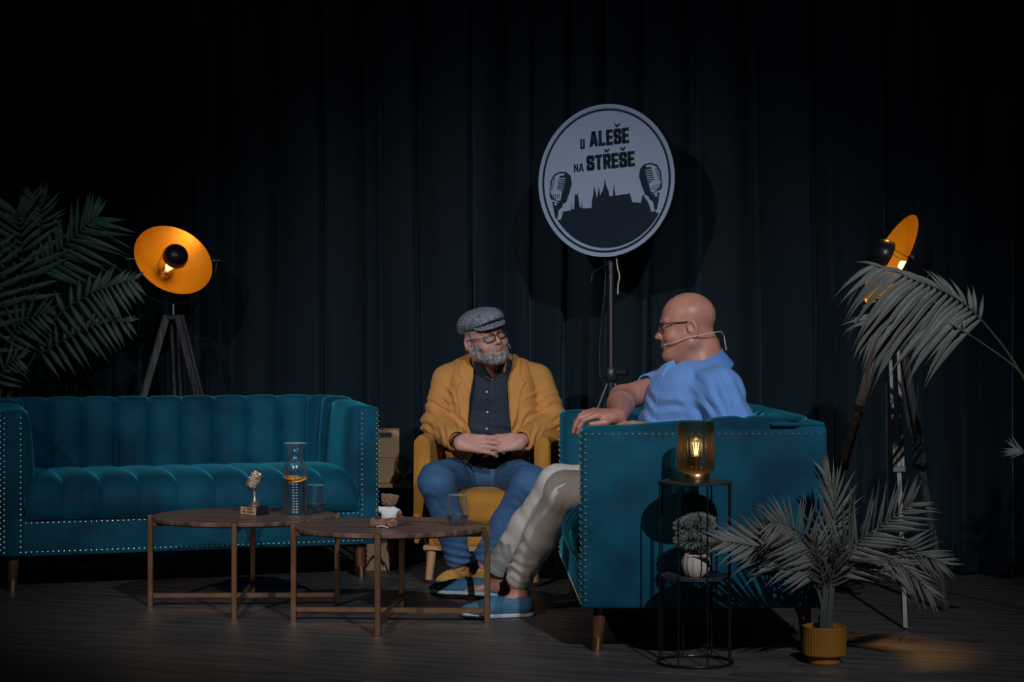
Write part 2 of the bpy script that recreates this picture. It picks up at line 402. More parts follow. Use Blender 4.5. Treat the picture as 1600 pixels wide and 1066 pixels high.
def near(p, c, rad, fn):
    d = np.linalg.norm(p-A(c), axis=1)-rad; m = d < 0; out = d+.03
    if m.any(): out[m] = fn(p[m])
    return out
def rot_head(yaw, pitch, roll):
    """local x=subject's right, y=forward, z=up ; yaw 0 faces the camera (-Y); + yaw turns to +X"""
    f = Matrix.Rotation(PI+yaw, 3, 'Z') @ Matrix.Rotation(pitch, 3, 'X') @ Matrix.Rotation(roll, 3, 'Y')
    return np.array(f)
def head_field(p, c, Rm, s=1.0, fat=0.0, smile=.0):
    return near(p, c, .22, lambda q: head_field_(q, c, Rm, s, fat, smile))
def head_field_(p, c, Rm, s=1.0, fat=0.0, smile=.0):
    q = ((p-A(c)) @ Rm)/s; ax = q.copy(); ax[:, 0] = np.abs(ax[:, 0])
    d = ell(q, (0, -.012, .040), (.079, .100, .088))
    d = smin(d, ell(q, (0, .026, -.022), (.064+fat*.4, .066, .088)), .03)
    d = smin(d, ell(q, (0, .048, -.082), (.042+fat*.5, .042, .034)), .03)
    d = smin(d, cap(ax, (.058+fat, -.005, -.055), (.026, .055, -.095), .022+fat*.5, .020), .03)
    d = smin(d, ell(ax, (.038, .060, -.030), (.026+fat*.5, .028, .026)), .02)
    d = smin(d, cap(ax, (.006, .086, .030), (.042, .074, .034), .010), .014)
    d = smax(d, -ell(ax, (.031, .101, .010), (.018, .014, .012)), .012)
    d = smin(d, ell(ax, (.031, .0765, .009), (.0145, .0125, .0125)), .004)
    d = smax(d, -ell(ax, (.031, .0915, .0075), (.013, .006, .0022)), .002)
    d = smin(d, cap(q, (0, .088, .016), (0, .1115, -.022), .0075, .0105), .010)
    d = smin(d, ell(ax, (.013, .098, -.027), (.009, .011, .008)), .007)
    up = smile*.010
    d = smin(d, ell(q, (0, .088, -.050), (.026, .012, .016)), .012)
    d = smax(d, -chain(ax, [(0, .103, -.053), (.014, .0985, -.0525+up*.3), (.028, .086, -.050+up)], [.0028, .0024, .0018], .004), .004)
    d = smin(d, cap(ax, (0, .0985, -.0485), (.018, .090, -.0495+up*.5), .0055, .002), .004)
    d = smin(d, cap(ax, (0, .0985, -.0595), (.015, .090, -.0575+up*.4), .0062, .003), .004)
    d = smax(d, -ell(q, (0, .105, -.0725), (.020, .009, .005)), .008)
    d = smin(d, ell(q, (0, .083, -.093), (.018, .016, .015)), .015)
    # ear
    er = np.array(Matrix.Rotation(math.radians(-12), 3, 'X') @ Matrix.Rotation(math.radians(18), 3, 'Z'))
    e = ell(ax, (.085, -.018, -.004), (.0095, .022, .034), er)
    e = smax(e, -ell(ax, (.096, -.013, .003), (.010, .012, .021), er), .003)
    e = smin(e, cap(ax, (.0835, -.004, -.004), (.085, -.003, -.012), .005), .004)
    d = smin(d, e, .006)
    return d*s
def hand_parts(w, d, n, side, curl=(.35, .5, .35), spread=.10, thumb=.6, s=1.0):
    """w wrist, d finger direction, n back-of-hand normal, side +1 thumb toward d x n ; returns palm chains and finger chains"""
    w = Vector(w); d = Vector(d).normalized(); n = Vector(n); n = (n-d*n.dot(d)).normalized(); l = d.cross(n)*side
    palm = []; fing = []
    L = (.046, .050, .046, .036); offs = (.031, .010, -.011, -.031); kn = (.088, .093, .088, .080)
    for i in range(4):
        k = w+d*kn[i]*s+l*offs[i]*s
        palm.append(([w+l*offs[i]*.50*s, k], [.0205*s, .0118*s]))
        dd = (d+l*(offs[i]*spread*20)).normalized(); ang = 0; pts = [k]; p = k
        cu = curl[i] if hasattr(curl[0], '__len__') else curl
        for j, f_ in enumerate((1.0, .62, .50)):
            ang += cu[j]; v = dd*math.cos(ang)-n*math.sin(ang); p = p+v*L[i]*f_*s; pts.append(p)
        fing.append((pts, [.0105*s, .0095*s, .0088*s, .0078*s]))
    t0 = w+d*.022*s+l*.026*s; t1 = t0+(d*.75+l*(.75*thumb+.15)-n*.35).normalized()*.040*s
    t2 = t1+(d*.95+l*.25*thumb-n*.25).normalized()*.032*s; t3 = t2+(d-n*.2).normalized()*.024*s
    palm.append(([w, t0, t1], [.018*s, .017*s, .013*s])); fing.append(([t1, t2, t3], [.0125*s, .0105*s, .009*s]))
    return palm, fing
def hand_field(p, parts):
    return near(p, parts[0][0][0][0]+(parts[0][1][0][1]-parts[0][0][0][0])*.9, .19, lambda q: hand_field_(q, parts))
def hand_field_(p, parts):
    palm, fing = parts; d = None
    for pts, r in palm:
        e = chain(p, pts, r, .01); d = e if d is None else smin(d, e, .012)
    g = None
    for pts, r in fing:
        e = chain(p, pts, r, .003); g = e if g is None else np.minimum(g, e)
    return smin(d, g, .005)
# ------------------------------------------------------------------ channel-tufted sofas
def taper_leg(parent, x, y, h, splay, r1=.027, r2=.016, m='walnut', tip='brass', tiph=.05):
    t = (x+splay[0], y+splay[1], 0.0)
    g = tiph/h
    mid = tuple(t[i]+((x, y, h)[i]-t[i])*g for i in range(3))
    rm = r2+(r1-r2)*g
    lg = MB().tube([mid, (x, y, h)], [rm, r1], 16).build('leg', M[m], parent)
    if tip:
        f = MB().tube([t, mid], [r2+.001, rm+.0015], 16).build('ferrule', M[tip], lg); f['label'] = 'brass tip of the leg'
    return lg
def sofa(label, loc, rz, Wd=1.76, Dp=.86, H=.80, HB=.832):
    t = thing('channel_sofa', label, 'sofa', loc, rz, None)
    th = .095; zb = .158
    # outer shell : two arms and a back, each an upholstered slab, joined as a U
    sh = MB()
    sh.box((th/2, Dp/2, (zb+H-.01)/2), (th/2, Dp/2, (H-.01-zb)/2), bev=.012)
    sh.box((Wd-th/2, Dp/2, (zb+H-.01)/2), (th/2, Dp/2, (H-.01-zb)/2), bev=.012)
    sh.box((Wd/2, Dp-.055, (zb+HB-.03)/2), (Wd/2-.004, .055, (HB-.03-zb)/2), bev=.012)
    s0 = sh.build('frame', M['velvet'], t)
    MB().box((Wd/2, .035, .236), (Wd/2-th-.001, .035, .078), bev=.006).build('front_rail', M['velvet'], t)
    MB().box((Wd/2, .42, .200), (Wd/2-th-.001, .34, .03)).build('seat_deck', M['blackp'], t)
    # inner pad path
    x0, x1, yb, rc = th, Wd-th, Dp-.12, .20
    segs = []
    L1 = yb-rc; La = PI/2*rc; L2 = (x1-x0)-2*rc; tot = 2*L1+2*La+L2
    def path(s):
        if s < L1: return (x0, s), (1, 0)
        s -= L1
        if s < La:
            a = s/rc; return (x0+rc-rc*math.cos(a), yb-rc+rc*math.sin(a)), (math.cos(a), -math.sin(a))
        s -= La
        if s < L2: return (x0+rc+s, yb), (0, -1)
        s -= L2
        if s < La:
            a = s/rc; return (x1-rc+rc*math.sin(a), yb-rc+rc*math.cos(a)), (-math.sin(a), -math.cos(a))
        s -= La; return (x1, yb-rc-s), (-1, 0)
    nb = 7; w = L2/nb
    seams = [0, L1-.10, L1+.03, L1+.03+(La-.03)/2, L1+La]+[L1+La+w*i for i in range(1, nb+1)]
    seams += [L1+La+L2+(La-.03)/2, L1+La+L2+La-.03, L1+La+L2+La+.10, tot]
    def bulge(s):
        for a, b in zip(seams, seams[1:]):
            if a <= s <= b: 
                u = (s-a)/(b-a); return (1-abs(2*u-1)**4.2)*min(1, (b-a)/.1)
        return 0
    sec = smooth_pts([(-th+.002, -.060), (-th+.001, -.018), (-th+.004, -.004), (-.05, .003), (-.01, .001), (.012, -.010), (.024, -.04), (.034, -.13), (.042, -.25), (.040, -.36), (.03, -.44)], 22)
    ss = []
    for a, b in zip(seams, seams[1:]):
        k = max(7, int((b-a)/.016))
        ss += [a+(b-a)*(.5-.5*math.cos(PI*i/k)) for i in range(k)]
    ss.append(tot); vs = []
    for s in ss:
        (cx, cy), (nx, ny) = path(min(max(s, .008), tot-.008)); b = bulge(s)
        e = min(1, s/.03, (tot-s)/.03); e = math.sqrt(max(0, 1-(1-e)**2))
        hh = H+(HB-H)*min(1, max(0, min(s, tot-s)-L1*.3)/(L1*.7))
        rr = .018*math.exp(-((min(abs(s-L1-La/2), abs(s-L1-La-L2-La/2)))/.12)**2)
        for j, (o, z) in enumerate(sec):
            wt = min(1, max(0, (j-3)/6)); on = -th+(o+th)*(.55+.45*e) if o > -th+.01 else o
            oo = on+b*.036*wt*e-.018*wt; vs.append((cx+nx*oo, cy+ny*oo, hh+z-(1-b)*.010*min(1, j/3)-.012*(1-e)))
    ns = len(sec)
    pad = MB(); pad.add(vs, [(i*ns+j, (i+1)*ns+j, (i+1)*ns+j+1, i*ns+j+1) for i in range(len(ss)-1) for j in range(ns-1)])
    o = pad.build('channel_back', M['velvet'], t)
    # top plate filling behind rounded corners
    MB().box((Wd/2, Dp-.07, HB-.026), (Wd/2-.006, .064, .008), bev=.006).build('top_panel', M['velvet'], t)
    for cx in (th*.5+.02, Wd-th*.5-.02):
        MB().box((cx, Dp-.14, HB-.026), (th*.5+.018, .055, .008), bev=.006).build('top_panel', M['velvet'], t)
    # seat
    prof = smooth_pts([(.03, .308), (-.008, .316), (-.028, .352), (-.026, .408), (.010, .456), (.09, .486), (.25, .498), (.50, .495), (yb-.01, .480)], 30)
    xa, xb = th+.004, Wd-th-.004; wc = (xb-xa)/9
    xsn = []
    for i in range(9):
        xsn += [xa+wc*(i+.5-.5*math.cos(PI*k/12)) for k in range(12)]
    xsn.append(xb); vs = []
    for x in xsn:
        u = ((x-xa)/wc) % 1.0; b = 1-abs(2*u-1)**4
        e = min(1, (x-xa)/.06+.0, (xb-x)/.06); e = math.sqrt(max(0, 1-(1-e)**2))
        for j, (y, z) in enumerate(prof):
            fr = max(0, 1-j/13)
            vs.append((x, y-b*.022*fr+(1-e)*.05*fr, z+b*.020*min(1, j/8)-(1-e)*.05*min(1, j/8)))
    ns = len(prof)
    o = MB().add(vs, [(i*ns+j, (i+1)*ns+j, (i+1)*ns+j+1, i*ns+j+1) for i in range(len(xsn)-1) for j in range(ns-1)]).build('seat_cushion', M['velvet'], t)
    sm = o.modifiers.new('t', 'SOLIDIFY'); sm.thickness = .02; sm.offset = -1
    # nail heads
    nm = MB(); k = 1.0
    def nail(p, n):
        nm.ball(p, (.0042, .0042, .0042), 6, 4)
    for xx in (.012, th-.012, Wd-th+.012, Wd-.012):
        z = zb+.018
        while z < H-.025: nail((xx, -.001, z), 0); z += .0235
    x = th+.01
    while x < Wd-th-.005: nail((x, -.001, zb+.018), 0); nail((x, -.001, .303), 0); x += .0235
    for xx in (-.001, Wd+.001):
        y = .015
        while y < Dp-.01: nail((xx, y, H-.028), 0); y += .0235
        z = zb+.03
        while z < H-.04: nail((xx, .014, z), 0); z += .0235
    o = nm.build('nailhead_trim', M['nail'], t, fix=False); o['kind'] = 'stuff'; o['label'] = 'rows of small silver nailheads'
    for (x, y, sx, sy) in ((.06, .07, -.006, -.012), (Wd-.075, .07, .006, -.012), (.075, Dp-.07, -.006, .012), (Wd-.075, Dp-.07, .006, .012)):
        taper_leg(t, x, y, zb+.005, (sx, sy))
    return t
rz1 = math.atan2(.346, .938)
sofa('long teal velvet channel-tufted sofa standing empty on the left', (-2.222, 8.66, 0), rz1, Wd=1.71)
# the second sofa is seen from its side: its front faces -X
sofa('teal velvet sofa seen from its side, with the bald man in blue sitting on it', (.208, 8.735, 0), math.radians(-90+1.2), Wd=1.74, Dp=.865)

# ------------------------------------------------------------------ mustard armchair
def armchair():
    t = thing('tub_armchair', 'mustard velvet tub armchair with beech legs under the man in the flat cap', 'armchair', (-.078, 9.22, 0), math.radians(-12))
    # U wall
    vs = []; sec = smooth_pts([(0, .20), (.012, .22), (.012, .60), (.004, .655), (-.03, .678), (-.065, .655), (-.072, .60), (-.07, .42)], 22)
    path = []
    n = 44; hw = .308
    for i in range(n+1):
        u = i/n
        if u < .28: q = (-hw, -.29+u/.28*.36, -1, 0)
        elif u > .72: q = (hw, .07-(u-.72)/.28*.36, 1, 0)
        else:
            a = (u-.28)/.44*PI; q = (-hw*math.cos(a), .07+.27*math.sin(a), -math.cos(a), math.sin(a))
        path.append((u, q))
    for u, (x, y, nx, ny) in path:
        lift = .14*math.sin(PI*min(1, max(0, (u-.12)/.76)))**1.5
        e = min(1, u/.05, (1-u)/.05); e = math.sqrt(1-(1-e)**2)
        for (o, z) in sec:
            oc = -.03+(o+.03)*(.35+.65*e)
            zz = z if z < .3 else z+lift*(z-.3)/.38-(1-e)*.03
            vs.append((x+nx*oc, y+ny*oc-(e*.02), zz))
    ns = len(sec); m = len(path)
    fs = [(i*ns+j, (i+1)*ns+j, (i+1)*ns+j+1, i*ns+j+1) for i in range(m-1) for j in range(ns-1)]+[tuple(range(ns)), tuple(range((m-1)*ns, m*ns))]
    MB().add(vs, fs).build('backrest', M['mustard'], t)
    MB().box((0, .00, .225), (.246, .295, .055), bev=.02).build('seat_base', M['mustard'], t)
    f = lambda p: bxs(p, (0, -.02, .345), (.232, .29, .075), .05)-.012*np.cos(p[:, 0]*5)*np.cos(p[:, 1]*4)
    sdf_obj('seat_cushion', f, (-.30, -.38, .22), (.30, .34, .47), .012, M['mustard'], t)
    MB().box((0, 0, .165), (.27, .29, .012), bev=.004).build('seat_rail', M['tanwood'], t)
    for sx in (-1, 1):
        for sy in (-1, 1):
            taper_leg(t, sx*.235, sy*.25-.01, .156, (sx*.012, sy*.02), .022, .016, 'tanwood', None, .02)
    return t
armchair()

# ------------------------------------------------------------------ coffee tables
def coffee_table(label, loc, rz, r=.378, H=.378):
    t = thing('coffee_table', label, 'table', loc, rz)
    MB().lathe([(0, H-.022), (r-.012, H-.022), (r-.002, H-.016), (r, H-.003), (r-.002, H), (0, H)], 72).build('tabletop', M['tabletop'], t)
    rl = r+.008; hb = .011
    for k in range(4):
        a = k*PI/2; M3 = Matrix.Rotation(a, 3, 'Z')
        MB().box(M3 @ Vector((rl, 0, (H+.003)/2)), (hb, hb, (H+.003)/2), M3, bev=.0015).build('leg', M['brass_dull'], t)
    for z in (.045, H-.034):
        b = MB(); b.box((0, 0, z), (rl-hb, .010, .010), bev=.001); b.box((0, 0, z-.0004), (.010, rl-hb, .0098), bev=.001)
        o = b.build('cross_bar', M['brass_dull'], t)
    return t
coffee_table('round dark wood coffee table with brass legs under the water carafe', (-1.113, 8.27, 0), math.radians(2))
coffee_table('round dark wood coffee table with brass legs under the teddy bear', (-.478, 7.815, 0), math.radians(-3.5), .374)

# ------------------------------------------------------------------ black wire side table
t = thing('wire_side_table', 'tall round black wire side table beside the occupied teal sofa', 'side table', (.625, 6.795, 0))
st = t; r = .128
MB().lathe([(0, .612), (r-.006, .612), (r-.002, .614), (r, .622), (r-.004, .622), (r-.007, .618), (0, .618)], 56).build('top_tray', M['plate'], t)
MB().lathe([(0, .292), (r-.007, .292), (r-.005, .302), (r-.008, .302), (r-.009, .298), (0, .298)], 56).build('shelf', M['plate'], t)
MB().tube([(r*math.cos(2*PI*i/48), r*math.sin(2*PI*i/48), .006) for i in range(49)], .0045, 8, False).build('base_ring', M['black'], t)
for k in range(8):
    a = math.radians(-(76.5+45*k)); MB().tube([((r-.001)*math.cos(a), (r-.001)*math.sin(a), .004), ((r-.001)*math.cos(a), (r-.001)*math.sin(a), .614)], .0029, 8).build('rod', M['black'], t)

# table lamp
t = thing('table_lamp', 'small lit table lamp with fluted smoked glass on the wire side table', 'lamp', (.628, 6.795, .6185))
MB().lathe([(0, 0), (.045, 0), (.047, .004), (.047, .026), (.044, .031), (.018, .033), (.010, .036), (.010, .07), (.013, .072), (.013, .088), (0, .088)], 40).build('base', M['brass'], t)
fl_ = lambda a, z: .022*abs(math.sin(a*13))
MB().lathe([(.046, .032), (.058, .038), (.0625, .052), (.062, .11), (.0600, .17), (.0590, .205), (.0570, .206), (.0578, .17), (.0598, .11), (.060, .054), (.055, .042), (.046, .036), (.046, .032)], 156, wave=fl_, cap=False).build('glass_shade', M['smoke'], t)
bb = MB().lathe([(0, .088), (.012, .090), (.014, .100), (.021, .118), (.022, .130), (.017, .144), (.008, .151), (0, .153)], 24).build('light_bulb', M['glass'], t)
fm = MB()
for k in range(4):
    a = k*PI/2; fm.tube([(.004*math.cos(a), .004*math.sin(a), .092), (.010*math.cos(a), .010*math.sin(a), .136)], .0012, 6)
fm.build('filament', M['filament'], bb)
l = bpy.data.lights.new('table_lamp_light', 'POINT'); l.energy = .10; l.color = (1, .6, .3); l.shadow_soft_size = .01
o = bpy.data.objects.new('table_lamp_light', l); COL.objects.link(o); o.location = (.628, 6.795, .735)

# small potted plant on shelf
t = thing('small_potted_plant', 'small bushy grey-green plant in a pale fluted pot on the wire table shelf', 'plant', (.628, 6.79, .2985))
wv = lambda a, z: -.05*abs(math.sin(a*7))
MB().lathe([(0, 0), (.034, 0), (.042, .008), (.050, .030), (.050, .050), (.043, .076), (.040, .076), (.044, .052), (0, .062)], 84, wave=wv).build('pot', M['white_pot'], t)
MB().tube([(0, 0, .05), (-.004, 0, .09), (.006, .003, .12)], [.005, .004, .003], 8).build('stem', M['tanwood'], t)
def clump(cs, n, sz):
    b = MB()
    for _ in range(n):
        c, r_ = R.choice(cs); d = Vector((R.gauss(0, 1), R.gauss(0, 1), R.gauss(.2, 1))).normalized()
        p = Vector(c)+Vector((d.x*r_[0], d.y*r_[1], d.z*r_[2])); dd = (d+Vector((R.uniform(-.5, .5), R.uniform(-.5, .5), R.uniform(-.2, .7)))).normalized()
        x = dd.orthogonal().normalized()*sz*.16; q = p+dd*sz*R.uniform(.6, 1.2)
        b.add([p-x, p+x, q], [(0, 1, 2)]); y = dd.cross(x)*.9; b.add([p-y, p+y, q], [(0, 1, 2)])
    return b
o = clump([((-.012, 0, .165), (.058, .045, .03)), ((.01, 0, .180), (.05, .04, .025)), ((-.015, -.01, .120), (.055, .045, .022)), ((.06, 0, .105), (.062, .045, .018))], 3600, .016).build('foliage', M['fuzz'], t, smooth=False, fix=False)
o['kind'] = 'stuff'

# ------------------------------------------------------------------ studio lamps on wooden tripods
def studio_lamp(label, hub, axis, feet, legmats, rad=.205, yoke_dir=(1, 0, 0), capoff=.03):
    """hub: top of the tripod; the dish hangs in its yoke above it"""
    hub = Vector(hub); t = thing('tripod_studio_lamp', label, 'floor lamp', (hub.x, hub.y, 0))
    T = Vector((-hub.x, -hub.y, 0))
    ax = Vector(axis).normalized(); q = frame(ax)
    c = hub+Vector((0, 0, rad+.055))      # pivot, rim centre
    depth = .150; Rs = (rad*rad+depth*depth)/(2*depth)
    prof = []; amax = math.asin(rad/Rs) if depth < rad else PI-math.asin(rad/Rs)
    for i in range(25):
        a = amax*i/24; prof.append((Rs*math.sin(a), -depth+Rs-Rs*math.cos(a)))
    def tr(z=0): return lambda v: v
    def place(b): 
        b.v = [tuple(q @ Vector(v)+c+T) for v in b.v]; return b
    dish = place(MB().lathe(prof, 64, cap=False)).build('dish', M['gold'], t); dish['label'] = 'gold inside of the dish'
    outer = place(MB().lathe([(r*1.02+.0015, z-.004) for r, z in prof[:-1]]+[(rad+.003, .001), (rad-.0005, .0015)], 64, cap=False)).build('dish_shell', M['black'], t); outer['label'] = 'black outside of the dish'
    # cap : hemisphere facing outward
    cr = .066; cz = capoff
    capb = place(MB().lathe([(cr*math.cos(a), cz+cr*.95*math.sin(a)) for a in [PI/2*i/12 for i in range(13)]][::-1]+[(cr, cz-.014), (cr-.002, cz-.014)], 40)).build('bulb_cap', M['black'], t)
    place(MB().lathe([(cr-.003, cz-.0142), (cr-.006, cz-.002), (0, cz-.001)], 40)).build('cap_lining', M['gold'], capb)
    bw = MB()
    for k in range(3):
        a = 2*PI*k/3+.5; bw.tube([(cr*.95*math.cos(a), cr*.95*math.sin(a), cz-.01), (.055*math.cos(a), .055*math.sin(a), -.09), (.030*math.cos(a), .030*math.sin(a), -depth+.012)], .0016, 6)
    place(bw).build('cap_wire', M['black'], t)
    sk = place(MB().lathe([(0, -depth-.01), (.028, -depth-.01), (.028, -depth+.045), (.018, -depth+.055), (0, -depth+.056)], 24)).build('bulb_socket', M['brass'], t)
    place(MB().lathe([(0, -.096), (.010, -.094), (.020, -.070), (.022, -.058), (.014, -.042), (0, -.038)], 20)).build('light_bulb', M['bulb'], t)
    l = bpy.data.lights.new('studio_lamp_light', 'POINT'); l.energy = LAMP_W; l.color = (1, .60, .22); l.shadow_soft_size = .02
    lo = bpy.data.objects.new('studio_lamp_light', l); COL.objects.link(lo); lo.location = c+q @ Vector((0, 0, -.022))
    # yoke
    yd = Vector(yoke_dir); yd = (yd-ax*yd.dot(ax)); yd.z = 0; yd.normalize(); pts = []
    for i in range(25):
        a = PI*i/24; pts.append(c+T+yd*math.cos(a)*(rad+.018)-Vector((0, 0, 1))*math.sin(a)*(rad+.018))
    MB().tube(pts, .0045, 8).build('yoke', M['black'], t)
    for s_ in (-1, 1):
        MB().tube([c+T+yd*s_*(rad-.002), c+T+yd*s_*(rad+.034)], [.007, .007], 12).build('knob', M['steel'], t)
    MB().tube([hub+T-Vector((0, 0, .02)), hub+T+Vector((0, 0, .04))], .009, 12).build('stem', M['steel'], t)
    MB().box(hub+T-Vector((0, 0, .03)), (.04, .034, .014), bev=.004).build('tripod_head', M['black'], t)
    for (fx, fy), lm in zip(feet, legmats):
        f = Vector((fx, fy, 0)); d = Vector((fx-hub.x, fy-hub.y, 0)); dn = d.normalized()
        a = hub+dn*.035-Vector((0, 0, .02)); b = a+(f-a)*.48; Rm = frame(a-f, (d.y, -d.x, 0))
        m1 = (a+b)/2; up = MB()
        side = Vector((-dn.y, dn.x, 0))
        for s_ in (-1, 1): up.box(m1+T+side*s_*.016, (.0065, .016, (a-b).length/2), frame(a-b, dn.cross(Vector((0, 0, 1))).cross(a-b)) , bev=.001)
        o = up.build('leg', M[lm], t)
        a2 = a+(f-a)*.40; f2 = f+(a-f).normalized()*.004
        lo_ = MB().box((a2+f2)/2+T, (.0085, .0145, (a2-f2).length/2), frame(a2-f2, dn.cross(Vector((0, 0, 1))).cross(a-b)), bev=.001).build('lower_leg', M[lm], o)
        if lm == 'greywood': lo_['label'] = 'pale lower section of the leg'
        MB().box(b+T, (.026, .020, .012), frame(a-b), bev=.002).build('clamp', M['black'], o)
    return t
LAMP_W = 1.25
studio_lamp('tripod studio lamp with gold dish facing the viewer, behind the empty sofa', tuple(P(271, 487, 10.25)), (.46, -.70, .52), [(-2.11, 10.12), (-1.38, 10.08), (-1.74, 10.60)], ('darkwood', 'darkwood', 'darkwood'), .212, (1, 0, 0))
studio_lamp('tripod studio lamp seen edge-on beside the potted palm on the right', tuple(P(1392, 505, 7.9)), (-.88, -.15, .44), [(1.50, 7.60), (1.77, 8.12), (1.165, 8.05)], ('greywood', 'darkwood', 'brownwood'), .198, (.2, -1, 0), .035)
# ------------------------------------------------------------------ round sign on its stand
SD = 9.7
sc_ = P(951, 283, SD); srad = 238/2*SD/F
yaw = math.radians(-30)
Rs_ = Matrix.Rotation(yaw, 3, 'Z') @ Matrix.Rotation(math.radians(-1.5), 3, 'Y')   # local x right, y away, z up
t = thing('round_sign', 'round white sign with castle skyline and two microphones on a black stand', 'sign', (sc_.x, sc_.y, sc_.z))
def S3(x, z, y): return Rs_ @ Vector((x*srad, y, z*srad))
FT = .034
def ring(r0, r1, y0, y1, m, name, n=96):
    b = MB(); vs = []; fs = []
    for k in range(n):
        a = 2*PI*k/n
        for (r, y) in ((r0, y0), (r1, y0), (r1, y1), (r0, y1)): vs.append(S3(r*math.cos(a), r*math.sin(a), y))
    for k in range(n):
        k2 = (k+1) % n
        for j in range(4):
            j2 = (j+1) % 4; fs.append((k*4+j, k2*4+j, k2*4+j2, k*4+j2))
    return b.add(vs, fs).build(name, m, t)
ring(.0, .985, -FT, -FT+.006, M['signwhite'], 'sign_face')
ring(.0, .985, -FT+.0061, FT, M['blackp'], 'back_case')
ring(.965, 1.0, -FT-.003, -FT+.004, M['signwhite'], 'rim')
ring(.915, .945, -FT-.0012, -FT-.0002, M['signdark'], 'printed_ring')
# coordinates on the sign are read off the photograph: u to the right, v up, both from -1 to 1
def uv(px, py):   # crop pixels of the 948x1066 enlargement -> unit disc
    return ((px-463)/421.0+.018, (527-py)/472.0)
FY = -FT-.0002
def decal(poly, name='print', m=None, crop=True, lift=0.0):
    pts = [uv(*p) for p in poly] if crop else poly
    return MB().prism(pts, lambda x, z, d: S3(x, z, FY-lift-d), .0008)
pr = MB()
def add_poly(poly, lift=0.0, crop=True, into=None):
    b = decal(poly, crop=crop, lift=lift); (into if into is not None else pr).add(b.v, b.f)
GL = {
 'U': ([[(0, 1), (0, .22), (.06, .06), (.2, 0), (.8, 0), (.94, .06), (1, .22), (1, 1)]],),
 'A': ([[(0, 0), (.42, 1), (.58, 1), (1, 0)], [(.2, .22), (.8, .22)]],),
 'L': ([[(0, 1), (0, 0), (1, 0)]],), 'E': ([[(1, 1), (0, 1), (0, 0), (1, 0)], [(0, .5), (.85, .5)]],),
 'S': ([[(1, .76), (1, .9), (.85, 1), (.15, 1), (0, .9), (0, .66), (.12, .56), (.88, .44), (1, .34), (1, .1), (.85, 0), (.15, 0), (0, .1), (0, .25)]],),
 'T': ([[(0, 1), (1, 1)], [(.5, 1), (.5, 0)]],), 'N': ([[(0, 0), (0, 1), (1, 0), (1, 1)]],),
 'R': ([[(0, 0), (0, 1), (.85, 1), (1, .88), (1, .62), (.85, .48), (0, .48)], [(.6, .48), (1, 0)]],),
}
def glyph(ch, x, y, wd, ht, th, caron=False, rise=0.0):
    """x,y lower left in crop pixels (y down)"""
    k = th/2
    for line in GL[ch][0]:
        pts = [(x+k+(wd-th)*a, y-k-(ht-th)*b) for a, b in line]
        for (ax, ay), (bx, by) in zip(pts, pts[1:]):
            L = math.hypot(bx-ax, by-ay) or 1; dx, dy = (bx-ax)/L, (by-ay)/L
            e = k*.96; e2 = e
            q = [(ax-dx*e2-dy*k, ay-dy*e2+dx*k), (bx+dx*e2-dy*k, by+dy*e2+dx*k), (bx+dx*e2+dy*k, by+dy*e2-dx*k), (ax-dx*e2+dy*k, ay-dy*e2-dx*k)]
            q = [(px, min(max(py, y-ht), y)) for px, py in q]
            add_poly([(px, py-rise*(px-463)) for px, py in q])
    if caron:
        cx = x+wd/2; cy = y-ht-8
        q = [(cx-20, cy-22), (cx-9, cy-22), (cx, cy-12), (cx+9, cy-22), (cx+20, cy-22), (cx+6, cy), (cx-6, cy)]
        add_poly([(px, py-rise*(px-463)) for px, py in q])
rs = .025
def word(s, x, y, wd, ht, th, gap, car=()):
    for i, ch in enumerate(s):
        ww = wd*(1.12 if ch == 'A' else .92 if ch in 'LE' else 1); glyph(ch, x, y, ww, ht, th, i in car, rs); x += ww+gap
word('U', 304, 316, 29, 61, 11.5, 4)
word('ALEŠE'.replace('Š', 'S'), 362, 311, 48, 97, 20.5, 3, (3,))
word('NA', 261, 457, 27, 52, 8.5, 4)
word('STŘEŠE'.replace('Š', 'S').replace('Ř', 'R'), 341, 457, 48.5, 95, 20.5, 3, (2, 4))
o = pr.build('lettering', M['signdark'], t, smooth=False); o['label'] = 'dark condensed words U ALEŠE NA STŘEŠE'
# skyline
sky = [(170, 702), (236, 697), (240, 640), (243, 690), (256, 690), (262, 606), (264, 588), (268, 604), (276, 604), (280, 588), (283, 608), (292, 682), (302, 684), (306, 642), (309, 690), (366, 690), (370, 640), (376, 620), (385, 556), (398, 618), (401, 636), (415, 562), (421, 618), (428, 600), (438, 590), (446, 560), (453, 512), (460, 565), (474, 594), (478, 624), (500, 626), (508, 548), (515, 624), (596, 618), (600, 610), (605, 622), (618, 672), (655, 676), (668, 682), (684, 628), (700, 660), (722, 680), (745, 715), (765, 750)]
low = [(765, 750)]
for i in range(25):
    a = math.radians(-32-116*i/24); low.append((463+421*.885*math.cos(a), 527-472*.885*math.sin(a)))
low.append((155, 740))
b = MB(); add_poly(sky+low[1:], into=b); o = b.build('skyline_print', M['signdark'], t, smooth=False); o['label'] = 'dark castle skyline silhouette'
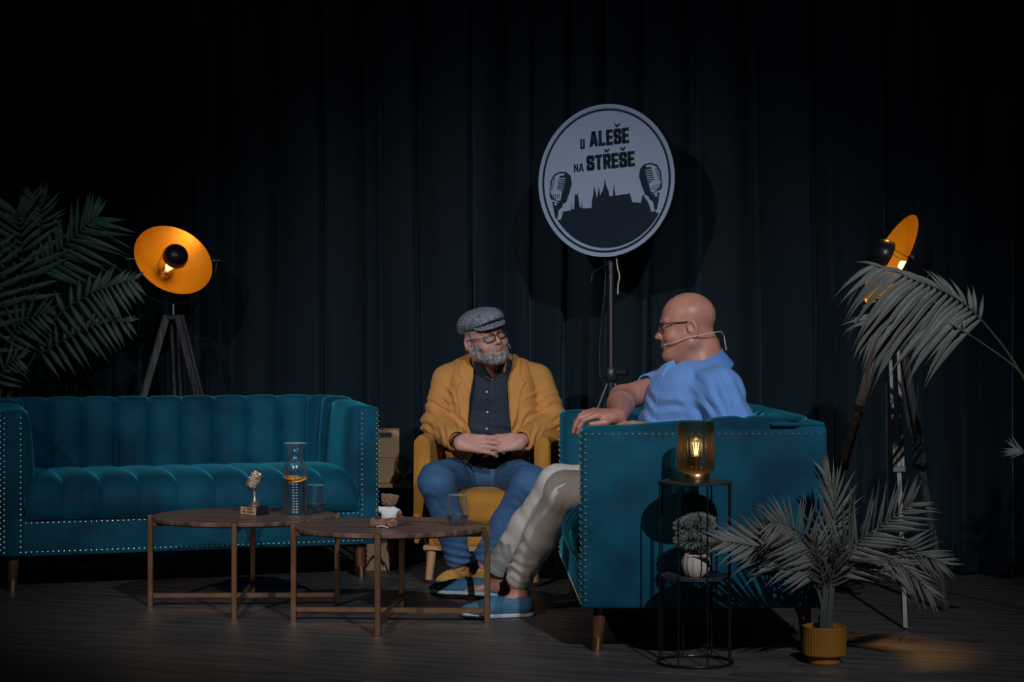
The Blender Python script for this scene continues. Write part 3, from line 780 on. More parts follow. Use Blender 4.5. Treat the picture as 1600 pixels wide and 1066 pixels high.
# microphones
def sign_mic(flip):
    d = MB(); l_ = MB()
    def q(pts, into, lift):
        if flip: pts = [(905-x*.98-(527-y)*-.02, y-12) for x, y in pts]
        add_poly(pts, lift, into=into)
    halo = [(96, 600), (104, 500), (128, 462), (165, 446), (215, 450), (246, 478), (252, 530), (236, 590), (214, 640), (200, 672), (188, 700), (170, 752), (140, 745), (112, 660)]
    q(halo, l_, .0009)
    q([(104, 598), (112, 505), (134, 466), (168, 452), (212, 455), (240, 482), (246, 530), (230, 588), (208, 645), (186, 655), (150, 634), (112, 618)], d, .0018)
    q([(120, 634), (186, 650), (184, 672), (160, 690), (152, 740), (138, 742), (128, 690)], d, .0018)
    # light band and ribs
    q([(112, 572), (122, 505), (140, 476), (170, 462), (206, 464), (196, 478), (172, 476), (150, 560), (186, 575), (172, 632), (150, 630), (122, 606)], l_, .0027)
    for k in range(6):
        y0 = 490+k*13.5; x0 = 128-k*3; q([(x0, y0), (x0+18, y0-3), (x0+17, y0+2), (x0-1, y0+5)], d, .0036)
        x0 = 160-k*3.0; q([(x0, y0-2), (x0+44, y0+2), (x0+52, y0+12), (x0+44, y0+8), (x0-1, y0+4)], l_, .0027)
    for k in range(4):
        x0 = 124+k*13; q([(x0, 584+k*2), (x0+4, 584+k*2), (x0+8, 620), (x0+4, 620)], d, .0036)
    q([(134, 642), (150, 642), (148, 660), (132, 660)], l_, .0027)
    q([(160, 690), (170, 700), (172, 720), (156, 740), (150, 734), (162, 716)], l_, .0027)
    a = d.build('microphone_print', M['signdark'], t, smooth=False); a['label'] = 'printed vintage microphone'
    l_.build('highlight_print', M['signwhite'], a, smooth=False)
sign_mic(False); sign_mic(True)
# stand : own thing
hub = P(955, 585, SD); 
tt = thing('light_stand', 'black telescopic tripod stand holding up the round sign', 'stand', (hub.x, SD, 0))
T = Vector((-hub.x, -SD, 0))
top = sc_+Vector((0.02, .05, -srad*.6)); hb = Vector((hub.x, SD, hub.z))
MB().tube([Vector((hub.x, SD, .30))+T, hb+T], .021, 14).build('pole', M['stand'], tt)
MB().tube([hb+T, Vector((hub.x, SD+.045, sc_.z-.2))+T], .017, 14).build('upper_pole', M['stand'], tt)
MB().tube([Vector((hub.x, SD+.045, sc_.z-.2))+T, Vector((sc_.x+.01, SD+.05, sc_.z))+T], .010, 12).build('sign_bracket', M['black'], tt)
MB().lathe([(0, -.035), (.028, -.035), (.034, -.02), (.034, .02), (.026, .035), (0, .035)], 24, Matrix.Translation(hb+T)).build('collar', M['stand'], tt)
MB().tube([hb+T+Vector((.02, -.01, .01)), hb+T+Vector((.075, -.03, .01))], [.012, .020], 12).build('knob', M['stand'], tt)
for (fx, fy) in ((.12, 9.62), (.83, 9.55), (.55, 10.16)):
    f = Vector((fx, fy, .012)); a = hb+(f-hb)*.05; dn = (f-hb).normalized(); sd = dn.cross(Vector((0, 1, 0))).normalized()
    lg = MB().tube([a+T, f+T], .014, 10).build('leg', M['stand'], tt)
    MB().tube([f+T-dn*.03, f+T], .014, 10).build('rubber_foot', M['blackp'], lg)
    k = hb+(f-hb)*.45; MB().tube([Vector((hub.x, SD, .42))+T, k+T], .008, 8).build('brace', M['stand'], tt)
def cable(name, pts, r, m, label, cat='cable', n=40):
    b = MB().tube([Vector(p) for p in smooth_pts([tuple(p) for p in pts], n)], r, 6)
    return props(b.build(name, m), label, cat)
cable('power_cable', [P(945, 405, 9.70), P(946, 440, 9.66), P(940, 500, 9.66), P(937, 545, 9.66), P(938, 590, 9.63)], .0028, M['blackp'], 'thin cable hanging down beside the sign stand pole')
cable('grey_cord', [P(951, 402, 9.70), P(948, 413, 9.64), P(938, 419, 9.62), P(926, 427, 9.62), P(924, 440, 9.62)], .0028, M['steel'], 'short grey cord looped out left under the round sign')
cable('beige_cord', [P(963, 400, 9.70), P(965, 418, 9.64), P(968, 432, 9.62), P(966, 444, 9.62), P(965.5, 460, 9.62)], .0035, M['cream'], 'short beige cord end dangling right under the round sign')

# ------------------------------------------------------------------ things on the tables
TZ = .378
def tumbler(label, x, y, rot, s=1.0, level=.040):
    t = thing('water_tumbler', label, 'glass', (x, y, TZ+.0005), rot, 'water glasses on the coffee tables')
    fac = lambda a, z: (.06*abs(math.cos(a*4)) if z < .036*s else 0)
    MB().lathe([(0, 0), (.026*s, 0), (.030*s, .003), (.0465*s, .036*s), (.0470*s, .044*s), (.036*s, .119*s), (.0348*s, .119*s), (.0455*s, .044*s), (.0445*s, .037*s), (.026*s, .010), (0, .009)], 48, wave=fac).build('glass_body', M['glass'], t)
    MB().lathe([(.0345*s, .1185*s), (.0363*s, .1185*s), (.0363*s, .1202*s), (.0345*s, .1202*s), (.0345*s, .1185*s)], 48, cap=False).build('rim', M['rim'], t)  # paler ring over the lip, a painted-in highlight
    MB().lathe([(0, .0095), (.0255*s, .0102), (.0442*s, .037*s), (.0448*s, level*s), (0, level*s)], 40).build('water', M['water'], t)
tumbler('stemless water glass standing just right of the carafe', *P(492.5, 800, 8.36)[:2], .2, .98)
tumbler('stemless half-full water glass alone near the right end of the front table', *P(714.5, 822, 7.79)[:2], 0, 1.0)

cx, cy = P(461.5, 803, 8.27)[:2]
t = thing('water_carafe', 'tall glass carafe of water with orange slices on the left table', 'carafe', (cx, cy, TZ+.0005))
rib = [(0, 0), (.047, 0), (.050, .004)]
z = .012
while z < .155: rib += [(.0498, z), (.0482, z+.004), (.0498, z+.008)]; z += .0115
outp = rib+[(.050, .185), (.0475, .203), (.040, .220), (.031, .232), (.0275, .248), (.031, .268), (.040, .287), (.049, .298)]
inn = [(.0465, .2965), (.038, .285), (.029, .267), (.0255, .248), (.029, .233), (.038, .2185), (.0455, .2015), (.0475, .185), (.0475, .010), (0, .008)]
MB().lathe(outp+inn, 56).build('glass_body', M['glass'], t)
MB().lathe([(.0455, .2965), (.0498, .2965), (.0504, .2995), (.0455, .2990), (.0455, .2965)], 56, cap=False).build('rim', M['rim'], t)  # lip ring in the paler colour, standing in for its highlight
MB().lathe([(0, .0085), (.0472, .0105), (.0472, .150), (0, .150)], 48).build('water', M['water'], t)
sl = MB()
for (ox, oy, oz, tx) in ((-.006, 0, .151, 8), (.008, -.004, .143, -12)):
    Mx = Matrix.Translation((ox, oy, oz)) @ Matrix.Rotation(math.radians(tx), 4, 'Y') @ Matrix.Rotation(math.radians(6), 4, 'X')
    MB()
    sl = MB().lathe([(0, -.004), (.041, -.004), (.044, 0), (.041, .004), (0, .004)], 32, Mx).build('orange_slice', M['orange'], t)

cx, cy = P(398, 800, 8.28)[:2]
t = thing('microphone_trophy', 'small antique metal microphone trophy on a black block with a brass plaque', 'trophy', (cx, cy, TZ+.0005), math.radians(-38))
MB().box((0, 0, .018), (.048, .036, .018), bev=.002).build('plinth', M['blackp'], t)
b = MB().box((-.0, -.0372, .018), (.044, .0012, .016)); pl = b.build('plaque', M['plaque'], t, smooth=False)
cu = bpy.data.curves.new('plaque_text', 'FONT'); cu.body = 'U Aleše\nNa střeše'; cu.size = .0165; cu.align_x = 'CENTER'; cu.align_y = 'CENTER'; cu.extrude = .0003; cu.offset = .0003; cu.space_line = .8
ot = bpy.data.objects.new('tmp_text', cu); COL.objects.link(ot); bpy.context.view_layer.update()
me = bpy.data.meshes.new_from_object(ot.evaluated_get(bpy.context.evaluated_depsgraph_get())); bpy.data.objects.remove(ot)
me.materials.clear(); me.materials.append(M['signdark'])
o = put(bpy.data.objects.new('engraved_text', me), pl); o.location = (0, -.0387, .020); o.rotation_euler = (PI/2, 0, 0)
b = MB().lathe([(0, .0362), (.031, .0362), (.031, .042), (.024, .046), (.013, .056), (.009, .070), (.008, .076), (.0125, .079), (.0125, .083), (.008, .087), (.0075, .098), (.012, .102), (.012, .106), (.007, .110), (0, .111)], 28)
b.v = [(x*.85, y*.85, z) for x, y, z in b.v]; b.build('pedestal', M['bronze'], t)
mt = Matrix.Rotation(math.radians(38), 3, 'Z'); tl = mt @ Matrix.Rotation(math.radians(28), 3, 'Y') 
hd = MB().box(Vector((0, 0, .146))+tl @ Vector((0, 0, 0)), (.023, .021, .040), tl, bev=.010)
hd.build('microphone_head', M['bronze'], t)
g = MB()
for k in range(8):
    zz = -.026+k*.0078; g.box(Vector((0, 0, .146))+tl @ Vector((0, 0, zz)), (.0245, .0222, .0021), tl, bev=.001)
g.box(Vector((0, 0, .146)), (.0036, .0236, .036), tl, bev=.001)
g.box(Vector((0, 0, .146)), (.0250, .0225, .0035), tl, bev=.001)
g.build('grille', M['bronze'], t)

# teddy bear
cx, cy = P(606, 823, 7.72)[:2]
t = thing('teddy_bear', 'small brown teddy bear in a white T-shirt sitting on the right table', 'toy', (cx, cy, TZ))
fz = lambda p: vnoise(p, 420, 3)*.0012+vnoise(p, 160, 4)*.0010
def bear(p):
    d = ell(p, (.006, 0, .036), (.030, .026, .034))
    d = smin(d, ell(p, (.008, 0, .060), (.023, .020, .022)), .008)
    hc = (.006, -.002, .104); d = smin(d, ell(p, hc, (.0305, .026, .026)), .004)
    d = smin(d, ell(p, (-.010, -.020, .098), (.013, .012, .011)), .004)
    for sx, ez in ((-.018, .122), (.033, .116)): d = smin(d, ell(p, (sx, .004, ez), (.010, .006, .010)), .003)
    d = smin(d, chain(p, [(-.012, -.002, .070), (-.030, -.008, .068), (-.040, -.010, .066)], [.010, .0105, .0085], .004), .004)
    d = smin(d, chain(p, [(.024, -.004, .068), (.038, -.014, .060), (.046, -.024, .056)], [.010, .0105, .0105], .004), .004)
    d = smin(d, chain(p, [(-.010, -.004, .018), (-.035, -.018, .014), (-.052, -.020, .015)], [.017, .014, .013], .006), .005)
    d = smin(d, chain(p, [(.018, -.008, .018), (.020, -.028, .014), (.014, -.040, .014)], [.017, .015, .014], .006), .005)
    d = smin(d, ell(p, (-.055, -.020, .020), (.011, .012, .018)), .004)
    return smax(d, .0012-p[:, 2], .002)+fz(p)
sdf_obj('body', bear, (-.08, -.065, -.004), (.07, .04, .145), .0018, M['plush'], t)
def tee(p):
    d = ell(p, (.007, 0, .048), (.0335, .0285, .030))
    d = smin(d, ell(p, (.008, 0, .064), (.026, .023, .018)), .006)
    d = smin(d, cap(p, (-.008, -.002, .070), (-.033, -.008, .068), .0125, .0138), .006)
    d = smin(d, cap(p, (.022, -.004, .068), (.038, -.014, .060), .0125, .0138), .006)
    d = smax(d, (.034+.004*np.sin(p[:, 0]*90))-p[:, 2], .002); d = smax(d, p[:, 2]-.0815, .002)
    return smax(d, -(p[:, 0]+.0345), .001)+vnoise(p, 90, 8)*.001
o = sdf_obj('shirt', tee, (-.06, -.05, .02), (.07, .04, .10), .0018, M['white_cloth'], t); o['label'] = 'white T-shirt'
MB().ball((-.019, -.031, .101), (.0045, .003, .0035), 10, 6).build('nose', M['blackp'], t)
for ex, ey in ((-.013, -.0235), (.008, -.0275)): MB().ball((ex, ey, .111), .0027, 8, 6).build('eye', M['blackp'], t)
MB().tube([(-.040, -.034, .004), (-.025, -.042, .009), (-.005, -.046, .006), (.0, -.052, .003), (.004, -.05, .004)], .0022, 8).build('string', M['white_cloth'], t)

# ------------------------------------------------------------------ back corner between sofa and armchair
bx = P(607, 755, 9.95)
t = thing('side_table', 'small tan-topped side table with dark legs behind the empty sofa end', 'side table', (-.60, 9.98, 0))
MB().box((0, 0, .383), (.20, .14, .010), bev=.003).build('tabletop', M['tanwood'], t)
for sx in (-1, 1):
    for sy in (-1, 1): MB().tube([(sx*.15, sy*.10, .373), (sx*.18, sy*.125, 0)], [.012, .008], 10).build('leg', M['blackp'], t)
def carton(label, x, y, z0, hx, hy, hz, rz, grp='cardboard boxes behind the empty sofa'):
    t = thing('cardboard_box', label, 'box', (x, y, z0), rz, grp)
    MB().box((0, 0, hz), (hx, hy, hz), bev=.002).build('carton', M['cardboard'], t)
    b = MB().box((-hx/2-.001, 0, 2*hz+.0012), (hx/2-.001, hy, .0012)); b.box((hx/2+.001, 0, 2*hz+.0012), (hx/2-.001, hy, .0012)); b.build('flap', M['cardboard'], t)
    return t
carton('bottom cardboard box of the stack on the small side table', -.645, 9.98, .3935, .085, .085, .062, .05)
cb = carton('top cardboard box of the stack on the small side table', -.648, 9.98, .5205, .083, .085, .068, .05)
MB().box((0, -.0855, .112), (.045, .001, .012)).build('hand_hole', M['blackp'], cb)
carton('low cardboard box standing on the floor behind the coffee tables', -.665, 9.62, 0, .085, .09, .066, -.1)
for i, (px, sc) in enumerate(((631, 1.0), (652, 1.0))):
    x, y = P(px, 755, 9.87+.06*i)[:2]
    t = thing('wine_glass', ('large wine glass beside the cardboard boxes', 'large wine glass nearest the armchair behind the empty sofa')[i], 'glass', (x, y, .3932), 0, 'wine glasses on the small side table')
    MB().lathe([(0, 0), (.034, 0), (.034, .002), (.008, .006), (.004, .012), (.0035, .030), (.010, .036), (.034, .052), (.044, .078), (.042, .105), (.033, .142), (.032, .142), (.0405, .105), (.0425, .078), (.032, .054), (0, .040)], 40).build('bowl', M['glass'], t)

# device and cables under the empty sofa
t = thing('amplifier_box', 'low black slotted equipment box on the floor under the empty sofa', 'equipment', (-2.10, 9.62, 0), .25)
MB().box((0, 0, .045), (.14, .09, .045), bev=.006).build('case', M['blackp'], t)
b = MB()
for k in range(10): b.box((-.085+k*.019, -.0915, .018), (.0035, .0015, .010))
o = b.build('vent_slots', M['brass_dull'], t, smooth=False)
def gp(px, py, up=.004):
    D = F*CH/(py-533); return Vector(((px-800)*D/F, D, up))
cable('floor_cable', [gp(150, 878), gp(172, 872), gp(186, 884), gp(215, 878), gp(270, 879), gp(288, 864)], .004, M['blackp'], 'thin black cable kinked on the floor under the left half of the empty sofa')
cable('floor_cable', [gp(318, 860), gp(342, 879), gp(360, 874), gp(420, 873), gp(470, 871)], .004, M['blackp'], 'thin black cable on the floor seen between the left table legs')
cable('looped_cable', [gp(568, 896), P(580, 872, 9.50), P(590, 868, 9.50), P(600, 880, 9.50), gp(606, 896)], .004, M['blackp'], 'black cable looped in front of the low cardboard box')
cable('floor_cable', [gp(1330, 905), gp(1350, 918), gp(1322, 922), gp(1296, 916), gp(1310, 926), gp(1345, 930)], .005, M['blackp'], 'black cable coiled on the floor behind the potted palm')

# ------------------------------------------------------------------ palms
def leaf_mesh(name, m, droop, fold_=.22, n=6):
    vs = []; fs = []
    for i in range(n+1):
        u = i/n; w = .5*(math.sin(PI*min(1, u*.92+.08))**.7)*(1-u**3)+.02*(1-u); z = -droop*u*u; x = u*(1-.12*droop)
        vs += [(x, -w, z-fold_*w), (x, 0, z), (x, w, z-fold_*w)]
    for i in range(n):
        for j in range(2): a = i*3+j; fs.append((a, a+1, a+4, a+3))
    return MB().add(vs, fs).mesh(name, m)
LM = {}
def palm(name, label, base, fronds, pot, grp=None):
    t = thing(name, label, 'plant', base, 0, grp); T = -Vector(base); count = 0; extra = MB()
    pot(t)
    for fi, fd in enumerate(fronds):
        pts = [Vector(p) for p in smooth_pts([tuple(p) for p in fd['pts']], 40)]
        n = len(pts); r0 = fd.get('r', .006)
        fr = MB().tube([p+T for p in pts], [r0*(1-.8*i/(n-1)) for i in range(n)], 6).build('frond', M['stem'], t)
        N = Vector(fd.get('N', (0, -1, .15))).normalized(); k = fd['n']; t0 = fd.get('t0', .3); mt = fd.get('m', 'leaf')
        for i in range(k):
            u = t0+(1-t0)*(i+.5)/k; s = u*(n-1); a = min(int(s), n-2); p = pts[a].lerp(pts[a+1], s-a); tg = (pts[a+1]-pts[a]).normalized()
            S = tg.cross(N).normalized(); v = (u-t0)/(1-t0)
            env = (.45+.55*math.sin(PI*min(1, .15+v*.85))**.8)
            for sd in (-1, 1):
                if sd == -1 and fd.get('one') == 1: continue
                if sd == 1 and fd.get('one') == -1: continue
                Ls = fd['L'] if not hasattr(fd['L'], '__len__') else fd['L'][0 if sd < 0 else 1]
                L = Ls*env*R.uniform(.85, 1.1); al = fd.get('al', .5)+.55*v+R.uniform(-.08, .08)
                d = (S*sd*math.cos(al)+tg*math.sin(al)+N*R.uniform(-.05, .28)+Vector((0, 0, -fd.get('dr', .1)))).normalized()
                up = (N+Vector((0, 0, fd.get('up', .6)))+Vector((R.uniform(-.3, .3), 0, 0)))
                if fd.get('bend'): up = Vector(fd['bend'])
                y = up.cross(d).normalized(); z = d.cross(y)
                dk = R.choice((.12, .22, .34)) if 'dk' not in fd else R.choice(fd['dk'])
                key = (mt, dk)
                if key not in LM: LM[key] = leaf_mesh('leaflet', M[mt], dk, n=6 if dk < .5 else 10)
                w = fd.get('w', .020)*R.uniform(.8, 1.15)
                mx = Matrix((( d.x*L, y.x*w, z.x*L, (p+T).x), (d.y*L, y.y*w, z.y*L, (p+T).y), (d.z*L, y.z*w, z.z*L, (p+T).z), (0, 0, 0, 1)))
                if count < 300:
                    o = put(bpy.data.objects.new('leaflet', LM[key]), fr); o.matrix_local = mx; count += 1
                else:
                    me = LM[key]; extra.add([mx @ v_.co for v_ in me.vertices], [tuple(q.vertices) for q in me.polygons])
    if extra.v:
        o = extra.build('leaflets', M[fronds[-1].get('m', 'leaf')], t, fix=False); o['kind'] = 'stuff'
    return t
def plain_pot(r, h, m):
    def f(t):
        MB().lathe([(0, 0), (r*.78, 0), (r*.8, .004), (r, h), (r*.94, h), (r*.90, h-.03), (0, h-.03)], 40).build('pot', M[m], t)
        MB().lathe([(0, h-.028), (r*.9, h-.028), (r*.85, h-.02), (0, h-.015)], 24).build('soil', M['soil'], t)
    return f
def pts(D0, D1, *pp):
    n = len(pp); return [P(x, y, D0+(D1-D0)*i/(n-1)) for i, (x, y) in enumerate(pp)]
B1 = (-2.62, 10.42, 0)
root = lambda dx=0: Vector((B1[0]+dx, B1[1], .24))
def rp(*pp, D0=10.35, D1=10.2, dx=0): return [root(dx)]+pts(D0, D1, *pp)
palm('areca_palm', 'tall dark areca palm behind the left end of the empty sofa', B1, [
    dict(pts=rp((10, 640), (51, 560), (84, 500), (135, 462), (172, 447), (208, 436), D1=10.1), n=14, L=(.14, .22), w=.030, t0=.5, al=.35, dr=.35, r=.008, dk=(.3, .45)),
    dict(pts=rp((8, 640), (38, 580), (62, 555), (110, 525), (155, 505), (200, 500), dx=.02), n=13, L=(.12, .20), w=.028, t0=.5, al=.4, dr=.4, dk=(.3, .45)),
    dict(pts=rp((0, 620), (28, 520), (52, 440), (85, 398), (125, 360), (150, 338)), n=15, L=(.22, .31), w=.030, t0=.55, al=.45, dr=.0, r=.008, m='leaf', dk=(.2, .35, .5)),
    dict(pts=rp((-8, 610), (25, 500), (36, 420), (32, 360), (26, 330)), n=13, L=.30, w=.028, t0=.45, al=.5, dr=.0, m='leafdry', dk=(.25, .35)),
    dict(pts=rp((-10, 620), (30, 480), (52, 400), (66, 345), (58, 310), dx=.03), n=7, L=.16, w=.020, t0=.74, al=.6, dr=.0, m='leafdry'),
    dict(pts=rp((-20, 620), (0, 560), (20, 520), (40, 500), (70, 490), dx=-.03), n=9, L=.20, w=.026, t0=.5, al=.4, dr=.2),
    dict(pts=rp((-30, 620), (-20, 520), (-10, 450), (-5, 380)), n=11, L=.26, w=.028, t0=.4, al=.4, dr=.1, m='leafdry'),
    dict(pts=rp((-20, 640), (-5, 600), (10, 570), (30, 560), dx=-.05), n=7, L=.16, w=.022, t0=.5, al=.5, dr=.2, m='leafdry'),
], plain_pot(.17, .28, 'blackp'))
B2 = (2.30, 7.25, 0)
palm('areca_palm', 'areca palm arching into the picture from the right edge', B2, [
    dict(pts=[Vector((2.30, 7.25, .25)), P(1690, 760, 7.2), P(1600, 592, 7.15), P(1552, 522, 7.1), P(1500, 470, 7.05), P(1430, 436, 7.0), P(1365, 412, 7.0)], n=21, L=(.30, .12), w=.018, t0=.56, al=.62, dr=.15, r=.006, m='leafdry', up=1.6, dk=(.6, .75, .9)),
    dict(pts=[Vector((2.28, 7.2, .25)), P(1700, 740, 7.2), P(1610, 600, 7.1), P(1540, 540, 7.05), P(1470, 500, 7.05), P(1410, 490, 7.05), P(1365, 500, 7.05)], n=17, L=(.28, .20), w=.016, t0=.56, al=.62, dr=.10, r=.005, m='leafdry', up=1.6, dk=(.5, .7)),
    dict(pts=[Vector((2.30, 7.25, .25)), P(1700, 800, 7.2), P(1650, 730, 7.15), P(1612, 712, 7.1), P(1592, 702, 7.1)], n=5, L=.08, w=.0095, t0=.85, al=.9, dr=.1, m='leafdry'),
    dict(pts=[Vector((2.33, 7.28, .25)), P(1760, 640, 7.3), P(1740, 520, 7.35), P(1690, 460, 7.4)], n=14, L=.2, w=.017, t0=.4, al=.4, dr=.3),
    dict(pts=[Vector((2.33, 7.22, .25)), P(1800, 640, 7.1), P(1860, 520, 7.0), P(1930, 480, 7.0)], n=14, L=.2, w=.017, t0=.4, al=.4, dr=.3),
], plain_pot(.15, .28, 'blackp'))
pc = gp(1288, 1036); B3 = (pc.x, pc.y, 0)
def ribbed(t):
    wv2 = lambda a, z: (.014*math.sin(a*40) if .024 < z < .118 else 0)
    MB().lathe([(0, 0), (.052, 0), (.055, .003), (.055, .020), (.060, .024), (.072, .030), (.0735, .038), (.0735, .117), (.0745, .119), (.0745, .127), (.069, .127), (.068, .112), (0, .110)], 200, wave=wv2).build('pot', M['ochre_pot'], t)
    MB().lathe([(0, .111), (.067, .111), (.06, .115), (0, .118)], 24).build('soil', M['soil'], t)
    b = MB()
    for k in range(26):
        a = R.uniform(0, 6.28); rr = R.uniform(.004, .022); h = R.uniform(.06, .26); q = R.uniform(-.6, .6)
        b.tube([(rr*math.cos(a), rr*math.sin(a), .112), (rr*math.cos(a)*1.1+.004, rr*math.sin(a)*1.1, .112+h*.6), (rr*1.9*math.cos(a+q)+.006, rr*1.9*math.sin(a+q), .112+h)], [.009, .007, .003], 6)
    o = b.build('trunk', M['trunk'], t); 
def p3(D1, *pp, D0=None): 
    D0 = D0 or B3[1]; n = len(pp); base_ = [Vector((B3[0]+.004, B3[1], .13)), P(1290, 930, D0)]
    return base_+[P(x, y, D0+(D1-D0)*(i+1)/n) for i, (x, y) in enumerate(pp)]
palm('potted_palm', 'small palm in a ribbed ochre pot beside the occupied teal sofa', B3, [
    dict(pts=p3(6.62, (1272, 900), (1240, 874), (1190, 856), (1135, 846)), n=25, L=(.17, .20), w=.0095, t0=.38, al=.65, dr=.05, m='leafdry', N=(0, -.9, .5)),
    dict(pts=p3(6.55, (1280, 885), (1262, 850), (1235, 822), (1205, 815)), n=22, L=(.18, .14), w=.0095, t0=.4, al=.4, dr=.0, m='leafdry', N=(0, -1, .2)),
    dict(pts=p3(6.80, (1292, 860), (1304, 810), (1303, 770), (1290, 740)), n=20, L=.14, w=.0095, t0=.35, al=.85, dr=-.1, m='leafdry'),
    dict(pts=p3(6.62, (1305, 880), (1340, 848), (1385, 815), (1425, 785)), n=25, L=(.19, .18), w=.0095, t0=.30, al=.55, dr=-.05, m='leafdry'),
    dict(pts=p3(6.85, (1310, 885), (1360, 862), (1420, 862), (1475, 880)), n=25, L=(.16, .15), w=.0095, t0=.35, al=.6, dr=.05, m='leafdry'),
    dict(pts=p3(6.70, (1312, 890), (1360, 868), (1410, 885), (1455, 925)), n=24, L=(.13, .18), w=.0095, t0=.35, al=.7, dr=.10, m='leafdry'),
    dict(pts=p3(6.90, (1270, 880), (1250, 850), (1215, 835), (1175, 838)), n=18, L=(.16, .15), w=.0095, t0=.35, al=.6, dr=.0),
    dict(pts=p3(6.66, (1284, 900), (1278, 870), (1272, 845)), n=10, L=.12, w=.009, t0=.3, al=.9, dr=-.1, m='leafdry'),
    dict(pts=p3(6.66, (1300, 900), (1308, 870), (1318, 845)), n=10, L=.12, w=.009, t0=.3, al=.9, dr=-.1, m='leafdry'),
], ribbed)
# ================================================================== people
def strip(name, rows, m, parent, th=.0025):
    """ribbon surface from rows of points"""
    n = len(rows[0]); vs = [tuple(p) for r in rows for p in r]
    fs = [(i*n+j, (i+1)*n+j, (i+1)*n+j+1, i*n+j+1) for i in range(len(rows)-1) for j in range(n-1)]
    o = MB().add(vs, fs).build(name, m, parent); s = o.modifiers.new('t', 'SOLIDIFY'); s.thickness = th; s.offset = 0
    return o
def folds(p, c, d, n, amp, wl, rad, seed=0):
    """soft cloth creases : parallel waves around centre c, running across direction d"""
    q = p-A(c); r = np.linalg.norm(q, axis=1); m = r < rad*2; out = np.zeros(len(p))
    if not m.any(): return out
    q = q[m]; s = q @ A(Vector(d).normalized())
    w_ = np.sin(s/wl*2*PI+4.5*vnoise(p[m], 11, seed+5)); w_ = np.sign(w_)*np.abs(w_)**1.5*(.5+.5*vnoise(p[m], 16, seed+9)+.35)
    out[m] = 1.5*amp*w_*np.exp(-(r[m]/rad)**2); return out
def xz(px, py, D=9.05):
    v = P(px, py, D); return (v.x, v.z)
def head_extras(parent, c, Rm, s, glasses, gm, dz=0.0):
    Rq = Matrix(Rm.tolist()); W = lambda *v: Vector(c)+Rq @ (Vector(v)*s)
    for sx in (-1, 1):
        e = W(sx*.031, .0780, .0085); MB().ball(e, .0118*s, 14, 10).build('eyeball', M['eye'], parent)
        MB().ball(W(sx*.031+GAZE*.003, .0850, .0085), .0056*s, 12, 8).build('iris', M['iris'], parent)
        MB().tube([W(sx*.013, .0935, .0265), W(sx*.030, .0925, .0325), W(sx*.046, .078, .027)], [.003, .0038, .002], 8).build('eyebrow', M['brow'], parent)
    # spectacles
    g = MB(); hw, hh = glasses
    for sx in (-1, 1):
        cxx = sx*.0325; loop = []
        for i in range(33):
            a = 2*PI*i/32; x = cxx+hw*np.sign(math.cos(a))*abs(math.cos(a))**.55; z = .004+hh*np.sign(math.sin(a))*abs(math.sin(a))**.55
            y = .1055-4.5*max(0, abs(x)-.015)**2*1.2; loop.append(W(x, y, z+dz))
        g.tube(loop, FRW*s, 6, False)
        g.tube([W(sx*(.0325+hw), .098, .010+dz), W(sx*.070, .090, .012+dz)], .0018, 6)
    g.tube([W(-.0325+hw, .1050, .008+dz), W(0, .109, .010+dz), W(.0325-hw, .1050, .008+dz)], .0016, 6)
    fo = g.build('spectacle_frame', gm, parent); fo['label'] = 'rectangular spectacles'
    for sx in (-1, 1):
        MB().tube([W(sx*.070, .090, .012+dz), W(sx*.079, .04, .014+dz*.8), W(sx*.0865, .0, .015+dz*.5), W(sx*.087, -.022, .010), W(sx*.084, -.034, -.006)], .0019, 6).build('temple_arm', gm, fo)
        ln = MB(); vs = [W(sx*.0325+hw*.96*math.cos(2*PI*i/24), .1045-.002*abs(math.cos(2*PI*i/24)), .004+dz+hh*.96*math.sin(2*PI*i/24)) for i in range(24)]
        ln.add(vs, [tuple(range(24))]); ln.build('lens', M['glass'], fo)
    return W
GAZE = 0; FRW = .0025

# ------------------------------------------------------------------ man with the flat cap
pt = thing('person', 'seated man in mustard blazer, dark shirt, jeans and grey flat cap, hands clasped', 'person', (-.11, 9.25, 0))
O = Vector((-.11, 9.25, 0))
def back(o, base):      # geometry was modelled in world space: move it into its parent's space
    o.data.transform(Matrix.Translation(-base)); return o
class Shift:
    """everything built while active is parented under base and keeps its world place"""
    def __init__(s, root, base): s.root = root; s.base = base
    def __enter__(s): s.before = set(COL.objects); return s
    def __exit__(s, *a):
        done = set()
        for o in COL.objects:
            if o in s.before or o.type != 'MESH': continue
            if o.data.name not in done: o.data.transform(Matrix.Translation(-s.base)); done.add(o.data.name)
H1 = A(P(759, 528, 9.13)); R1 = rot_head(math.radians(28), math.radians(2), math.radians(17)); S1 = 1.03
nk = P(764, 572, 9.22)
shL, shR = P(700, 596, 9.27), P(838, 594, 9.27)      # image left / right shoulders
elL, elR = P(684, 664, 9.20), P(864, 664, 9.20)
wrL, wrR = P(719, 692, 8.95), P(812, 690, 8.97)
hipL, hipR = P(725, 742, 9.28), P(792, 742, 9.28)
knL, knR = P(683, 752, 8.86), P(829, 757, 8.80)
anL, anR = P(717, 873, 8.99), P(760, 872, 8.90)
hn1 = (-.05, -.85, .52)
handL = hand_parts(wrL+Vector((.004, 0, 0)), (.985, -.10, -.05), hn1, -1, curl=(.15, .35, .5), thumb=.15, s=1.12)
handR = hand_parts(wrR+Vector((-.002, .006, -.004)), (-.985, -.13, -.04), hn1, 1, curl=(.30, .35, .3), thumb=.15, s=1.10)
